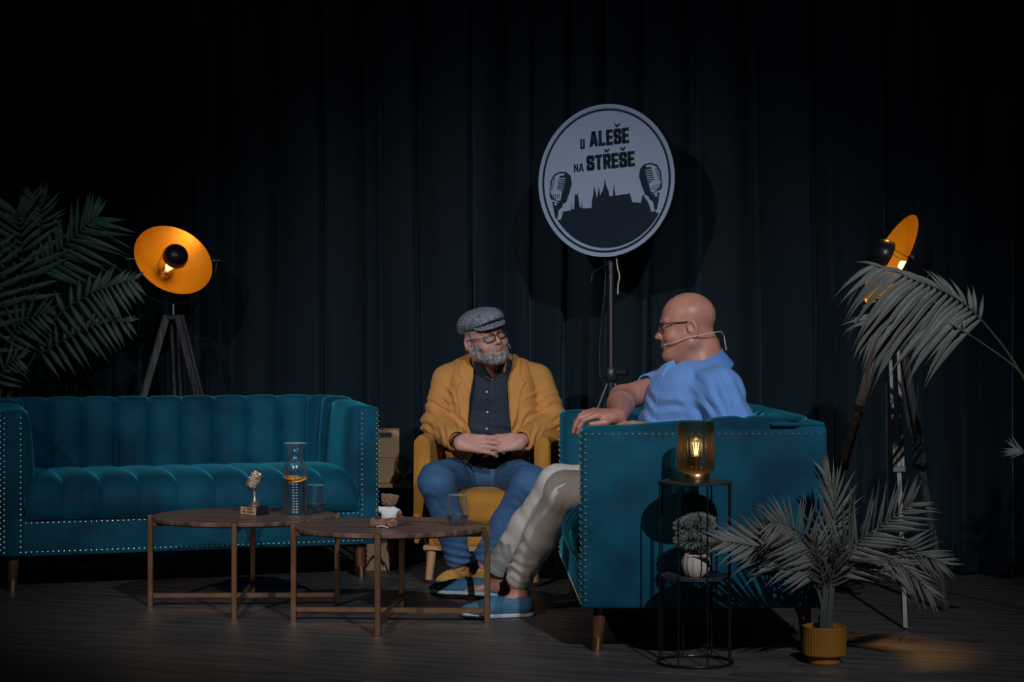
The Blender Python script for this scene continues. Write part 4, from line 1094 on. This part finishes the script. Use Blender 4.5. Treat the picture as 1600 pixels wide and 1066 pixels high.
def body1(p):
    d = head_field(p, H1, R1, S1, fat=.008, smile=1.0)
    d = smin(d, cap(p, H1+A(-.01, .03, -.07), A(nk)+A(0, .055, -.03), .062, .066), .03)
    d = smin(d, chain(p, [nk+Vector((0, .07, -.04)), P(765, 640, 9.31), P(758, 735, 9.30)], [.055, .10, .11], .03), .03)
    for a, b, c_, r in ((shL, elL, wrL, .05), (shR, elR, wrR, .05)):
        d = smin(d, chain(p, [P(765, 610, 9.30), a, b, c_], [.08, .05, .042, .028], .02), .02)
    for a, b, c_ in ((hipL, knL, anL), (hipR, knR, anR)):
        d = smin(d, chain(p, [P(758, 735, 9.30), a, b, c_, c_-Vector((0, 0, .03))], [.1, .07, .05, .035, .035], .02), .02)
    d = smin(d, hand_field(p, handL), .016); d2 = smin(hand_field(p, handR), cap(p, elR+(wrR-elR)*.5, wrR, .036, .025), .016)
    return np.minimum(d, d2)
def pick1(c):
    q = ((c-H1) @ R1)/S1; m = np.zeros(len(c), int)
    lip = (np.abs(q[:, 0]) < .019) & (q[:, 2] < -.0475) & (q[:, 2] > -.0630) & (q[:, 1] > .086); m[lip] = 1
    return m
with Shift(pt, O):
    b1 = sdf_obj('body', body1, (-.50, 8.60, .02), (.32, 9.52, 1.32), .0036, [M['skin'], M['lip']], pt, pick1)
    GAZE = 1
    W1 = head_extras(pt, H1, R1, S1, (.0255, .0155), M['frame_dark'])
    # beard
    def beard(p):
        q = ((p-H1) @ R1)/S1; d = head_field(p, H1, R1, S1, fat=.008, smile=1.0)-.0030-.0018*vnoise(p, 130, 2)-.0015*vnoise(p, 260, 4)
        d = smin(d, ell(p, A(W1(0, .080, -.100)), (.030, .028, .024), R1)-.002*vnoise(p, 150, 7), .02)
        ax = np.abs(q[:, 0])
        top = -.068+.25*np.maximum(ax-.028, 0)+2.6*np.maximum(ax-.058, 0)       # beard edge climbs to the sideburns
        keep = q[:, 2]-top-np.where(ax < .026, -.004, 0)-np.where((ax > .026) & (ax < .038), .007, 0)
        g = smax(d, keep*S1, .006); g = np.maximum(g, (-.030-q[:, 1])*1.0+.0); g = np.maximum(g, -(q[:, 1]-(.004-.6*(q[:, 2]+.05)*0)))
        mu = np.maximum(np.abs(q[:, 2]+.0405+.30*ax)-.0042, ax-.034); mu = np.maximum(mu, .07-q[:, 1]); mu = smax(d+.002, mu, .003)
        return np.minimum(g, mu)
    sdf_obj('beard', beard, H1-.16, H1+.13, .0026, M['beard'], pt)['label'] = 'short grey beard and moustache'
    # short grey hair at the sides under the cap
    def hair(p):
        q = ((p-H1) @ R1)/S1; d = head_field(p, H1, R1, S1, fat=.008)-.0035-.0015*vnoise(p, 240, 3)
        d = np.maximum(d, q[:, 1]-.022); d = np.maximum(d, np.abs(q[:, 2]-.02)-.055); d = np.maximum(d, .05-np.abs(q[:, 0])-np.maximum(0, -q[:, 1]-.02)*2)
        e = ell(np.stack([np.abs(q[:, 0]), q[:, 1], q[:, 2]], 1), (.086, -.018, -.004), (.018, .026, .036)); return np.maximum(d, -e)
    sdf_obj('hair', hair, H1-.14, H1+.14, .003, M['beard'], pt)['label'] = 'short grey hair at the temples'
    # flat cap
    def fcap(p):
        q = ((p-H1) @ R1)/S1
        d = ell(q, (0, -.010, .083), (.098, .118, .054)); d = smin(d, ell(q, (0, .055, .078), (.078, .072, .034)), .03)
        d = smin(d, ell(q, (0, -.055, .058), (.092, .072, .045)), .02)
        d = smax(d, -(q[:, 2]-.038-.26*np.maximum(q[:, 1]+.02, 0)), .008)
        d = np.maximum(d, -ell(q, (0, -.010, .020), (.084, .105, .078)))
        return d*S1+.0015*vnoise(p, 30, 3)
    cp = sdf_obj('flat_cap', fcap, H1-.17, H1+.19, .003, M['tweed'], pt); cp['label'] = 'grey tweed flat cap'
    def brim(p):
        q = ((p-H1) @ R1)/S1; z0 = .052-1.4*(q[:, 1]-.085)**1-9*q[:, 0]**2*.25
        z0 = .070-.38*(q[:, 1]-.075)-2.6*q[:, 0]**2
        d = np.abs(q[:, 2]-z0)-.0045; r = np.sqrt((q[:, 0]/.078)**2+((q[:, 1]-.055)/.082)**2)-1
        return np.maximum(np.maximum(d, r*.075), .05-q[:, 1])*S1*.85
    sdf_obj('cap_brim', brim, H1-.17, H1+.19, .0028, M['tweed'], cp)
    MB().tube([W1(-.088, -.015, .02), W1(-.098, .01, -.02), W1(-.085, .05, -.055), W1(-.06, .085, -.06)], .0016, 6)
    MB().tube([W1(-.080, -.02, -.03), W1(-.092, -.0, -.045), W1(-.093, .02, -.062), W1(-.088, .03, -.075)], .0022, 6).build('headset_cable', M['cream'], pt)
    # ---- shirt
    tc1 = P(765, 640, 9.26)
    def torso1(p):
        d = ell(p, P(766, 612, 9.29), (.205, .125, .17)); d = smin(d, ell(p, P(764, 672, 9.24), (.195, .165, .17)), .06)
        d = smin(d, ell(p, P(760, 722, 9.27), (.19, .16, .10)), .05)
        return smin(d, cap(p, nk+Vector((0, .07, 0)), P(766, 600, 9.27), .07, .09), .06)
    def shirt1(p):
        d = torso1(p)+.003
        d = d-folds(p, P(765, 690, 9.1), (.2, 0, 1), 0, .0035, .045, .16, 1)-folds(p, P(745, 730, 9.1), (.7, 0, .7), 0, .004, .04, .10, 2)
        d = d-.004*np.exp(-((p[:, 0]-(P(762, 600, 9.1).x))/.004)**2)*(p[:, 1] < 9.25)
        cut = poly2(p[:, [0, 2]], [xz(752, 545), xz(795, 545), xz(788, 570), xz(768, 597), xz(755, 578)])
        d = smax(d, -np.maximum(cut, p[:, 1]-9.24), .004)
        d = np.maximum(d, -cap(p, H1+A(0, .02, -.07), A(nk)+A(0, .03, -.015), .066, .068))
        return np.maximum(d, .428-p[:, 2])
    sdf_obj('shirt', shirt1, (-.38, 9.02, .38), (.16, 9.50, 1.06), .0045, M['shirt_dark'], pt)['label'] = 'dark navy button-up shirt'
    def collar1(p):
        d = np.abs(cap(p, H1+A(-.005, .025, -.06), A(nk)+A(0, .045, -.04), .070, .084))-.0035
        lowl = poly2(p[:, [0, 2]], [xz(740, 552), xz(747, 556), xz(757, 577), xz(768, 597), xz(752, 590), xz(740, 577)])
        lowr = poly2(p[:, [0, 2]], [xz(797, 556), xz(805, 552), xz(806, 585), xz(797, 578), xz(786, 574), xz(769, 598), xz(780, 577)])
        fr = np.minimum(lowl, lowr); fr = np.maximum(fr, p[:, 1]-9.26)
        sheet = np.abs(torso1(p)+.003-.008)-.004
        a = np.maximum(fr, np.minimum(sheet, d)); bk = np.maximum(d, np.maximum(9.22-p[:, 1], np.maximum(p[:, 2]-1.015, .95-p[:, 2])))
        return np.minimum(a, bk)
    sdf_obj('shirt_collar', collar1, (-.30, 8.98, .86), (.12, 9.42, 1.07), .003, M['shirt_dark'], pt)
    for (bx_, by_) in ((762, 643), (761, 612), (761, 668)):
        q = P(bx_, by_, 9.2)
        # find the surface in front
        ys = np.linspace(8.95, 9.3, 120); dd = torso1(np.stack([np.full(120, q.x), ys, np.full(120, q.z)], 1)); yy = ys[np.argmax(dd < .001)]
        MB().lathe([(0, -.001), (.0048, -.001), (.0055, .001), (.004, .002), (0, .0015)], 14, Matrix.Translation((q.x, yy-.003, q.z)) @ Matrix.Rotation(PI/2, 4, 'X')).build('button', M['sole'], pt)
    # ---- blazer
    slL, slR = wrL+(elL-wrL)*.24, wrR+(elR-wrR)*.10
    def jk_base(p):
        d = torso1(p)-.016
        d = smin(d, ell(p, P(722, 640, 9.25), (.085, .14, .22)), .05); d = smin(d, ell(p, P(815, 640, 9.25), (.085, .14, .22)), .05)
        d = smin(d, cap(p, nk+Vector((-.03, .09, -.02)), shL, .058, .066), .05); d = smin(d, cap(p, nk+Vector((.03, .09, -.02)), shR, .058, .066), .05)
        aL = chain(p, [shL, elL, slL], [.076, .072, .054], .03); aR = chain(p, [shR, elR, slR], [.076, .070, .054], .03)
        return d, aL, aR
    openp = [xz(742, 540), xz(802, 540), xz(799, 575), xz(793, 600), xz(795, 640), xz(799, 680), xz(800, 730), xz(803, 760), xz(693, 760), xz(706, 735), xz(729, 728), xz(744, 700), xz(731, 665), xz(733, 625), xz(739, 590)]
    lapL = [xz(741, 549), xz(741, 600), xz(734, 640), xz(731, 665), xz(719, 652), xz(712, 610), xz(722, 592), xz(715, 586), xz(718, 566), xz(732, 551)]
    lapR = [xz(802, 549), xz(800, 580), xz(795, 600), xz(797, 640), xz(799, 672), xz(808, 650), xz(814, 612), xz(822, 598), xz(812, 590), xz(815, 566), xz(806, 552)]
    def jacket(p):
        d, aL, aR = jk_base(p)
        wr = folds(p, elL, (.3, 0, 1), 0, .009, .040, .12, 3)+folds(p, elR, (-.3, 0, 1), 0, .008, .042, .12, 4)+folds(p, slL, (1, 0, .2), 0, .005, .035, .09, 5)+folds(p, slR, (1, 0, -.2), 0, .004, .035, .09, 6)
        wr = wr+folds(p, P(718, 690, 9.15), (.8, 0, .6), 0, .006, .05, .10, 8)+.004*vnoise(p*A(1, 1, .5), 14, 2)
        aL = aL-wr; aR = aR-wr
        d = d-.9*wr-folds(p, P(815, 680, 9.1), (.8, 0, -.6), 0, .006, .05, .11, 31)-folds(p, P(712, 630, 9.15), (.9, 0, .4), 0, .005, .05, .10, 32)
        front = p[:, 1] < 9.30
        # lapels: raised sheets
        l1 = np.maximum(np.minimum(poly2(p[:, [0, 2]], lapL), poly2(p[:, [0, 2]], lapR)), p[:, 1]-9.28)
        dl = smax(d-.0075, l1, .003); d = np.minimum(d, dl)
        # chest pocket welt, flap pockets
        pk = np.maximum(np.abs((p[:, 2]-P(828, 620, 9.05).z)-.42*(p[:, 0]-P(828, 620, 9.05).x))-.008, np.abs(p[:, 0]-P(828, 620, 9.05).x)-.042)
        d = np.minimum(d, np.maximum(d-.004, np.maximum(pk, p[:, 1]-9.25)))
        sm_ = np.abs(np.linalg.norm(p-A(shL), axis=1)-.095); sm2 = np.abs(np.linalg.norm(p-A(shR), axis=1)-.095)
        d = smin(d, aL, .018); d = smin(d, aR, .018)
        d = d+.0035*np.exp(-(sm_/.004)**2)+.0035*np.exp(-(sm2/.004)**2)
        cut = np.maximum(poly2(p[:, [0, 2]], openp), p[:, 1]-9.24)
        arm = np.minimum(aL, aR)
        d = np.maximum(d, np.where(arm < .012, -1, -cut))
        nkc = cap(p, H1+A(0, .02, -.02), A(nk)+A(0, .045, -.06), .074, .088); d = smax(d, -nkc, .006)
        for w_, e_, in ((wrL, elL), (wrR, elR)):        # cuffs are open
            ax = A((w_-e_).normalized()); d = np.maximum(d, -cap(p, w_+(e_-w_)*.22, w_-(e_-w_)*.2, .038)); d = np.maximum(d, np.where(np.linalg.norm(p-A(w_), axis=1) < .10, (p-A(w_+(e_-w_)*(.13 if w_ is wrL else .06))) @ ax-.0, -1))
        hem = .455+.05*np.exp(-((p[:, 0]+.30)/.06)**2)*0
        return np.maximum(d, hem-p[:, 2]-.05*(p[:, 1] > 9.2))
    jk = sdf_obj('blazer', jacket, (-.52, 8.86, .36), (.32, 9.52, 1.08), .0046, M['jacket'], pt); jk['label'] = 'mustard cotton blazer'
    def jcol(p):
        d = np.abs(cap(p, H1+A(-.005, .035, -.04), A(nk)+A(0, .055, -.05), .080, .096))-.0045
        d = np.maximum(d, np.maximum(p[:, 2]-(1.000-.0*p[:, 1]), .93-p[:, 2])); return np.maximum(d, 9.19-p[:, 1])
    sdf_obj('blazer_collar', jcol, (-.32, 9.1, .9), (.14, 9.45, 1.04), .0036, M['jacket'], jk)
    st = MB()
    for (bx_, by_) in ((717, 712), (720, 715), (828, 716), (832, 713)):
        st.ball(P(bx_, by_, 8.985), (.0045, .003, .0045), 10, 6)
    st.build('cuff_buttons', M['blackp'], jk)
    # ---- jeans
    def jeans(p):
        d = ell(p, P(758, 738, 9.28), (.19, .17, .095))
        for h_, k_, a_, s_ in ((hipL, knL, anL, 11), (hipR, knR, anR, 12)):
            e = chain(p, [h_, k_, k_+(a_-k_)*.55, a_], [.098, .080, .068, .060], .03)
            e = e-folds(p, k_+Vector((0, .08, -.02)), (.3, .5, .8), 0, .005, .04, .12, s_)-folds(p, a_+Vector((0, 0, .02)), (.15, 0, 1), 0, .0055, .034, .08, s_+1)-folds(p, h_+Vector((0, -.1, 0)), (.8, .6, 0), 0, .005, .04, .12, s_+2)
            ax = A((a_-k_).normalized()); e = np.maximum(e, (p-A(a_)) @ ax-.012); e = np.maximum(e, -np.maximum(cap(p, a_-(a_-k_)*.06, a_, .050), .0))
            d = smin(d, e, .02)
        return np.maximum(d-.002*vnoise(p, 16, 5), -1)
    sdf_obj('jeans', jeans, (-.46, 8.66, .05), (.22, 9.50, .66), .0046, M['jeans'], pt)['label'] = 'blue jeans'
    # ---- shoes (derby)
    def shoe(name, heel, toe, m, sole_m, parent, ank, wsc=1.0, roll=0.0, moc=False):
        heel = Vector(heel); toe = Vector(toe); x = (toe-heel).normalized(); L = (toe-heel).length
        up = Vector((0, 0, 1)); y = up.cross(x).normalized(); z = x.cross(y)
        Rr = Matrix.Rotation(roll, 3, x); y = Rr @ y; z = Rr @ z
        Rm = np.array(Matrix((x, y, z)).transposed())
        def up_f(p):
            q = (p-A(heel)) @ Rm
            hw = .036+.012*np.clip((q[:, 0]/L-.25)/.4, 0, 1); 
            d = ell(q, (L*.74, 0, .030), (L*.27, .047*wsc, .030)); d = smin(d, ell(q, (L*.17, 0, .036), (L*.18, .037*wsc, .040)), .03)
            d = smin(d, cap(q, (L*.18, 0, .040), (L*.66, 0, .034), .037*wsc, .034*wsc), .03)
            if not moc: d = smin(d, cap(q, (L*.22, 0, .06), (L*.34, 0, .062), .036, .034), .025)
            else: d = smin(d, cap(q, (L*.12, 0, .055), (L*.5, 0, .046), .032, .034), .02)
            d = smax(d, .010-q[:, 2], .004)
            h = ell(q, (L*.24, 0, .105), (L*(.20 if not moc else .24), .031, .060 if not moc else .058)); d = smax(d, -h, .003)
            if moc:
                s_ = np.abs(ell(q, (L*.70, 0, .075), (L*.19, .030, .05)))
                d = d+.002*np.exp(-(s_/.0035)**2)
            return d
        def sole(p):
            q = (p-A(heel)) @ Rm; u = np.clip(q[:, 0]/L, 0, 1); hw = (.034+.014*np.sin(PI*np.clip((u-.12)/.95, 0, 1))**1.0)*wsc
            d2 = cap(np.stack([q[:, 0], q[:, 1]*(.040/hw), 0*u], 1), (.036, 0, 0), (L-.040, 0, 0), .040); rock = .012*np.clip((u-.78)/.22, 0, 1)**2
            return np.maximum(d2, np.abs(q[:, 2]-.007-rock)-.0075)
        lo_ = np.minimum(A(heel), A(toe))-.09; hi_ = np.maximum(A(heel), A(toe))+.13
        o = sdf_obj(name, up_f, lo_, hi_, .0036, m, parent)
        so = sdf_obj('sole', sole, lo_, hi_, .0036, sole_m, o)
        def outs(p):
            q = (p-A(heel)) @ Rm; u = np.clip(q[:, 0]/L, 0, 1); hw = (.034+.014*np.sin(PI*np.clip((u-.12)/.95, 0, 1))**1.0)*wsc-.002
            d2 = cap(np.stack([q[:, 0], q[:, 1]*(.038/hw), 0*u], 1), (.036, 0, 0), (L-.040, 0, 0), .038); rock = .012*np.clip((u-.78)/.22, 0, 1)**2
            return np.maximum(d2, np.abs(q[:, 2]+.0015-rock)-.003)
        sdf_obj('outsole', outs, lo_, hi_, .003, M['sole_dark'], so)
        W_ = lambda a, b, c_: heel+x*a+y*b+z*c_
        if not moc:
            for k in range(3): MB().tube([W_(L*(.50-.055*k), -.018, .071+.005*k), W_(L*(.49-.055*k), 0, .078+.006*k), W_(L*(.50-.055*k), .018, .071+.005*k)], .0022, 6).build('lace', M['brow'], o)
        else:
            MB().tube([W_(L*.58, -.012, .074), W_(L*.52, .002, .084), W_(L*.60, .016, .072)], .0022, 6).build('lace', M['blue_suede'], o)
        return o
    f1 = P(720, 905, 9.08); f1.z = .002
    shoe('shoe', (f1.x+.035, f1.y+.03, .001), (f1.x-.085, f1.y-.235, .001), M['tan_leather'], M['tan_leather'], pt, anL)['label'] = 'tan suede lace-up shoe'
    shoe('shoe', (anR.x+.02, anR.y+.07, .001), (anR.x-.06, anR.y-.20, .001), M['tan_leather'], M['tan_leather'], pt, anR)['label'] = 'tan suede lace-up shoe half hidden behind the blue shoes'
    # watch
    wa = wrL+(elL-wrL)*.05; wx = (elL-wrL).normalized(); q = frame(wx)
    b = MB().lathe([(.0335, -.011), (.0365, -.008), (.0365, .008), (.0335, .011), (.0335, -.011)], 30, Matrix.Translation(wa) @ q.to_4x4(), cap=False)
    wt = b.build('wristwatch', M['blackp'], pt); wt['label'] = 'dark wristwatch'

# ------------------------------------------------------------------ bald man in blue
O2 = Vector((.72, 7.58, 0))
pt2 = thing('person', 'bald man in light blue polo and pale trousers sitting side-on, ankles crossed', 'person', tuple(O2))
H2 = A(P(1073, 512, 7.58)); R2 = rot_head(math.radians(-93), math.radians(-7), math.radians(0)); S2 = 1.03
nk2 = P(1094, 572, 7.58)
shN, shF = P(1122, 610, 7.38), P(1034, 606, 7.74)
elN, wrN = Vector((.845, 7.27, .69)), Vector((.435, 7.185, .784))
elF, wrF = P(972, 622, 7.60), P(966, 652, 7.22)
hipN, hipF = Vector((.74, 7.50, .545)), Vector((.70, 7.72, .545))
knN, knF = P(884, 768, 7.66), P(872, 758, 7.90)
anN, anF = P(810, 905, 7.97), P(775, 888, 8.09)
handF = hand_parts(wrF+Vector((-.005, -.01, .004)), (-.93, -.25, .12), (-.10, -.30, 1), -1, curl=((.45, .75, .3), (.42, .80, .3), (.40, .8, .3), (.38, .8, .3)), thumb=.5, s=1.02)
handN = hand_parts(wrN, (-1, .02, -.05), (0, -.25, 1), 1, curl=(.25, .35, .3), thumb=.4, s=1.0)
def body2(p):
    d = head_field(p, H2, R2, S2, fat=.009, smile=.6)
    d = smin(d, cap(p, H2+A(.032, 0, -.055), A(nk2)+A(.012, 0, -.03), .076, .088), .03)
    d = smin(d, ell(p, H2+A(.080, 0, -.066), (.040, .055, .04)), .03)
    d = smin(d, ell(p, H2+A(-.035, 0, -.108), (.050, .046, .028)), .025)
    d = smin(d, chain(p, [nk2, P(1088, 650, 7.58), Vector((.74, 7.6, .56))], [.08, .13, .12], .05), .04)
    for a, b, c_, r in ((shN, elN, wrN, .055), (shF, elF, wrF, .055)):
        d = smin(d, chain(p, [P(1080, 620, 7.58), a, b, b+(c_-b)*.35, c_], [.08, .054, .047, .049, .030], .02), .02)
    for a, b, c_ in ((hipN, knN, anN), (hipF, knF, anF)):
        d = smin(d, chain(p, [Vector((.72, 7.6, .56)), a, b, c_], [.1, .07, .05, .036], .02), .02)
    # feet
    d = smin(d, chain(p, [anN, anN+Vector((.005, -.005, -.080)), anN+Vector((-.10, -.03, -.110)), anN+Vector((-.17, -.04, -.113))], [.036, .034, .026, .020], .02), .02)
    d = smin(d, chain(p, [anF, P(778, 916, 8.11), P(735, 924, 8.085), P(700, 926, 8.07)], [.037, .034, .028, .020], .02), .02)
    d = smin(d, hand_field(p, handF), .016); return np.minimum(d, smin(hand_field(p, handN), cap(p, elN+(wrN-elN)*.6, wrN, .036, .026), .016))
def pick2(c):
    q = ((c-H2) @ R2)/S2; m = np.zeros(len(c), int)
    m[(np.abs(q[:, 0]) < .019) & (q[:, 2] < -.0475) & (q[:, 2] > -.0630) & (q[:, 1] > .086)] = 1
    return m
with Shift(pt2, O2):
    sdf_obj('body', body2, (-.32, 7.0, .0), (1.02, 8.22, 1.32), .0037, [M['skin2'], M['lip']], pt2, pick2)
    GAZE = -.3
    W2 = head_extras(pt2, H2, R2, S2, (.0245, .0165), M['frame_dark'], .011)
    hs = MB().tube([W2(-.0960, -.012, -.036), W2(-.0930, .02, -.040), W2(-.0860, .048, -.046), W2(-.0730, .074, -.051), W2(-.050, .094, -.053)], [.0019, .0017, .0017, .0017, .0026], 8)
    hs.tube([W2(-.0960, -.012, -.036), W2(-.099, -.035, -.034), W2(-.088, -.085, -.030), W2(-.045, -.122, -.030), W2(-.02, -.132, -.05), W2(-.02, -.133, -.10)], .0019, 8)
    hs.ball(W2(-.096, -.022, -.036), .005, 10, 6)
    hs.build('headset_microphone', M['cream'], pt2)['label'] = 'thin beige headset microphone'
    # polo
    def torso2(p):
        d = ell(p, P(1084, 625, 7.57), (.175, .215, .165)); d = smin(d, ell(p, P(1078, 690, 7.56), (.215, .20, .17)), .06)
        d = smin(d, ell(p, P(1090, 742, 7.58), (.20, .20, .12)), .05)
        return smin(d, cap(p, nk2+Vector((0, 0, -.05)), P(1085, 620, 7.57), .080, .10), .05)
    cuffF = shF+(elF-shF)*.34
    cuffN = shN+(elN-shN)*.80
    chestn = A(-.84, -.54, 0); side_ = A(.54, -.84, 0)
    def polo(p):
        d = torso2(p)-.006
        d = smin(d, cap(p, nk2+Vector((.03, -.03, -.065)), shN, .060, .080), .035); d = smin(d, cap(p, nk2+Vector((-.01, .03, -.06)), shF, .060, .060), .04)
        wr = .0045*vnoise(p*A(1, 1, .6), 12, 2)+folds(p, P(1135, 640, 7.35), (.9, 0, .35), 0, .007, .05, .12, 1)+folds(p, P(1030, 640, 7.45), (.5, 0, .8), 0, .005, .06, .13, 3)+folds(p, P(1100, 600, 7.4), (.6, 0, .8), 0, .003, .07, .12, 6)
        aN = chain(p, [shN, cuffN], [.088, .084], .02); aF = chain(p, [shF, cuffF], [.070, .068], .02)
        axN = A((elN-shN).normalized()); axF = A((elF-shF).normalized())
        aN = np.maximum(aN-wr, (p-A(cuffN)) @ axN-.006); aF = np.maximum(aF, (p-A(cuffF)) @ axF-.004)
        aN = np.maximum(aN, -np.maximum(cap(p, cuffN-(cuffN-shN)*.3, elN, .058), 0)); aF = np.maximum(aF, -cap(p, cuffF-(cuffF-shF)*.4, elF, .060))
        s_ = (p-A(nk2)) @ side_; f_ = (p-A(nk2)) @ chestn
        pl = np.exp(-((np.abs(s_-.012)-.015)/.0022)**2)*(f_ > .03)*(p[:, 2] > .80)
        d = smin(d-.8*wr, aN, .03); d = smin(d, aF, .03)+.0022*pl
        nc = cap(p, H2+A(.03, 0, -.05), A(nk2)+A(.010, 0, -.03), .098, .110); d = smax(d, -nc, .004)
        vn = poly2(np.stack([s_, p[:, 2]], 1), [(-.035, 1.06), (.055, 1.06), (.016, .965)])
        d = np.maximum(d, -np.maximum(vn, .05-f_))
        return np.maximum(d, .47-p[:, 2])
    po = sdf_obj('polo_shirt', polo, (.30, 7.12, .44), (1.06, 8.0, 1.10), .0046, M['polo'], pt2); po['label'] = 'light blue polo shirt'
    def pcol(p):
        s_ = (p-A(nk2)) @ side_; f_ = (p-A(nk2)) @ chestn
        e = ((p-A(nk2)) @ A(.93, -.36, 0))
        zc = 1.036+.033*np.clip(-f_/.09, -1.2, 1.1)           # collar rises toward the nape
        nc = cap(p, H2+A(.032, 0, -.055), A(nk2)+A(.010, 0, -.05), .083, .096)
        st_ = np.maximum(np.abs(nc)-.003, np.abs(p[:, 2]-zc+.012)-.022)
        w_ = np.clip((zc-p[:, 2])/.055, 0, 1); fl_ = np.maximum(np.abs(nc-.008-.024*w_)-.0028, np.abs(p[:, 2]-zc+.026)-.034)
        gap = np.maximum(np.abs(s_-.012)-.012-.8*np.clip(zc-.02-p[:, 2], 0, 1), .02-f_)
        return np.maximum(np.minimum(st_, fl_), -gap)
    sdf_obj('collar', pcol, (.48, 7.38, .90), (.92, 7.80, 1.12), .003, M['polo_collar'], po)
    # trousers
    def trous(p):
        d = ell(p, (.74, 7.6, .56), (.19, .20, .11))
        for h_, k_, a_, s_, rr in ((hipF, knF, anF, 21, 1.0), (hipN, knN, anN, 25, 1.0)):
            e_ = a_+(k_-a_)*.02
            e = chain(p, [h_, k_, k_+(e_-k_)*.5, e_], [.098, .077, .064, .056], .03)
            am = .008 if s_ == 25 else .002
            e = e-folds(p, e_+Vector((.02, 0, .09)), (.35, .2, .9), 0, am, .045, .10, s_)-folds(p, k_+Vector((.08, 0, -.03)), (1, 0, -.4), 0, .004, .030, .08, s_+1)-folds(p, k_+(e_-k_)*.5, (1, 0, .3), 0, .0015, .06, .14, s_+2)
            ax = A((e_-k_).normalized()); e = np.maximum(e, (p-A(e_)) @ ax-.016); e = np.maximum(e, -cap(p, e_, e_+(e_-k_)*.2, .046))
            hem = np.abs((p-A(e_)) @ ax+.018); e = e+.0022*np.exp(-(hem/.003)**2)
            d = smin(d, e, .010)
        return d-.002*vnoise(p, 18, 5)
    sdf_obj('trousers', trous, (-.16, 7.36, .05), (1.0, 8.26, .72), .0046, M['chino'], pt2)['label'] = 'off-white chinos'
    hB = P(833, 958, 7.96); shoe('shoe', (hB.x, 7.965, .002), (P(721, 958, 7.93).x, 7.90, .002), M['blue_suede'], M['sole'], pt2, anN, moc=True)['label'] = 'blue suede moccasin flat on the floor'
    hA, tA = P(792, 938, 8.115), P(671, 930, 8.065); hA.z = .050; tA.z = .070
    sh_ = shoe('shoe', hA, tA, M['blue_suede'], M['sole'], pt2, anF, roll=math.radians(17), moc=True); sh_['label'] = 'blue suede moccasin tilted on its edge, dark sole showing'
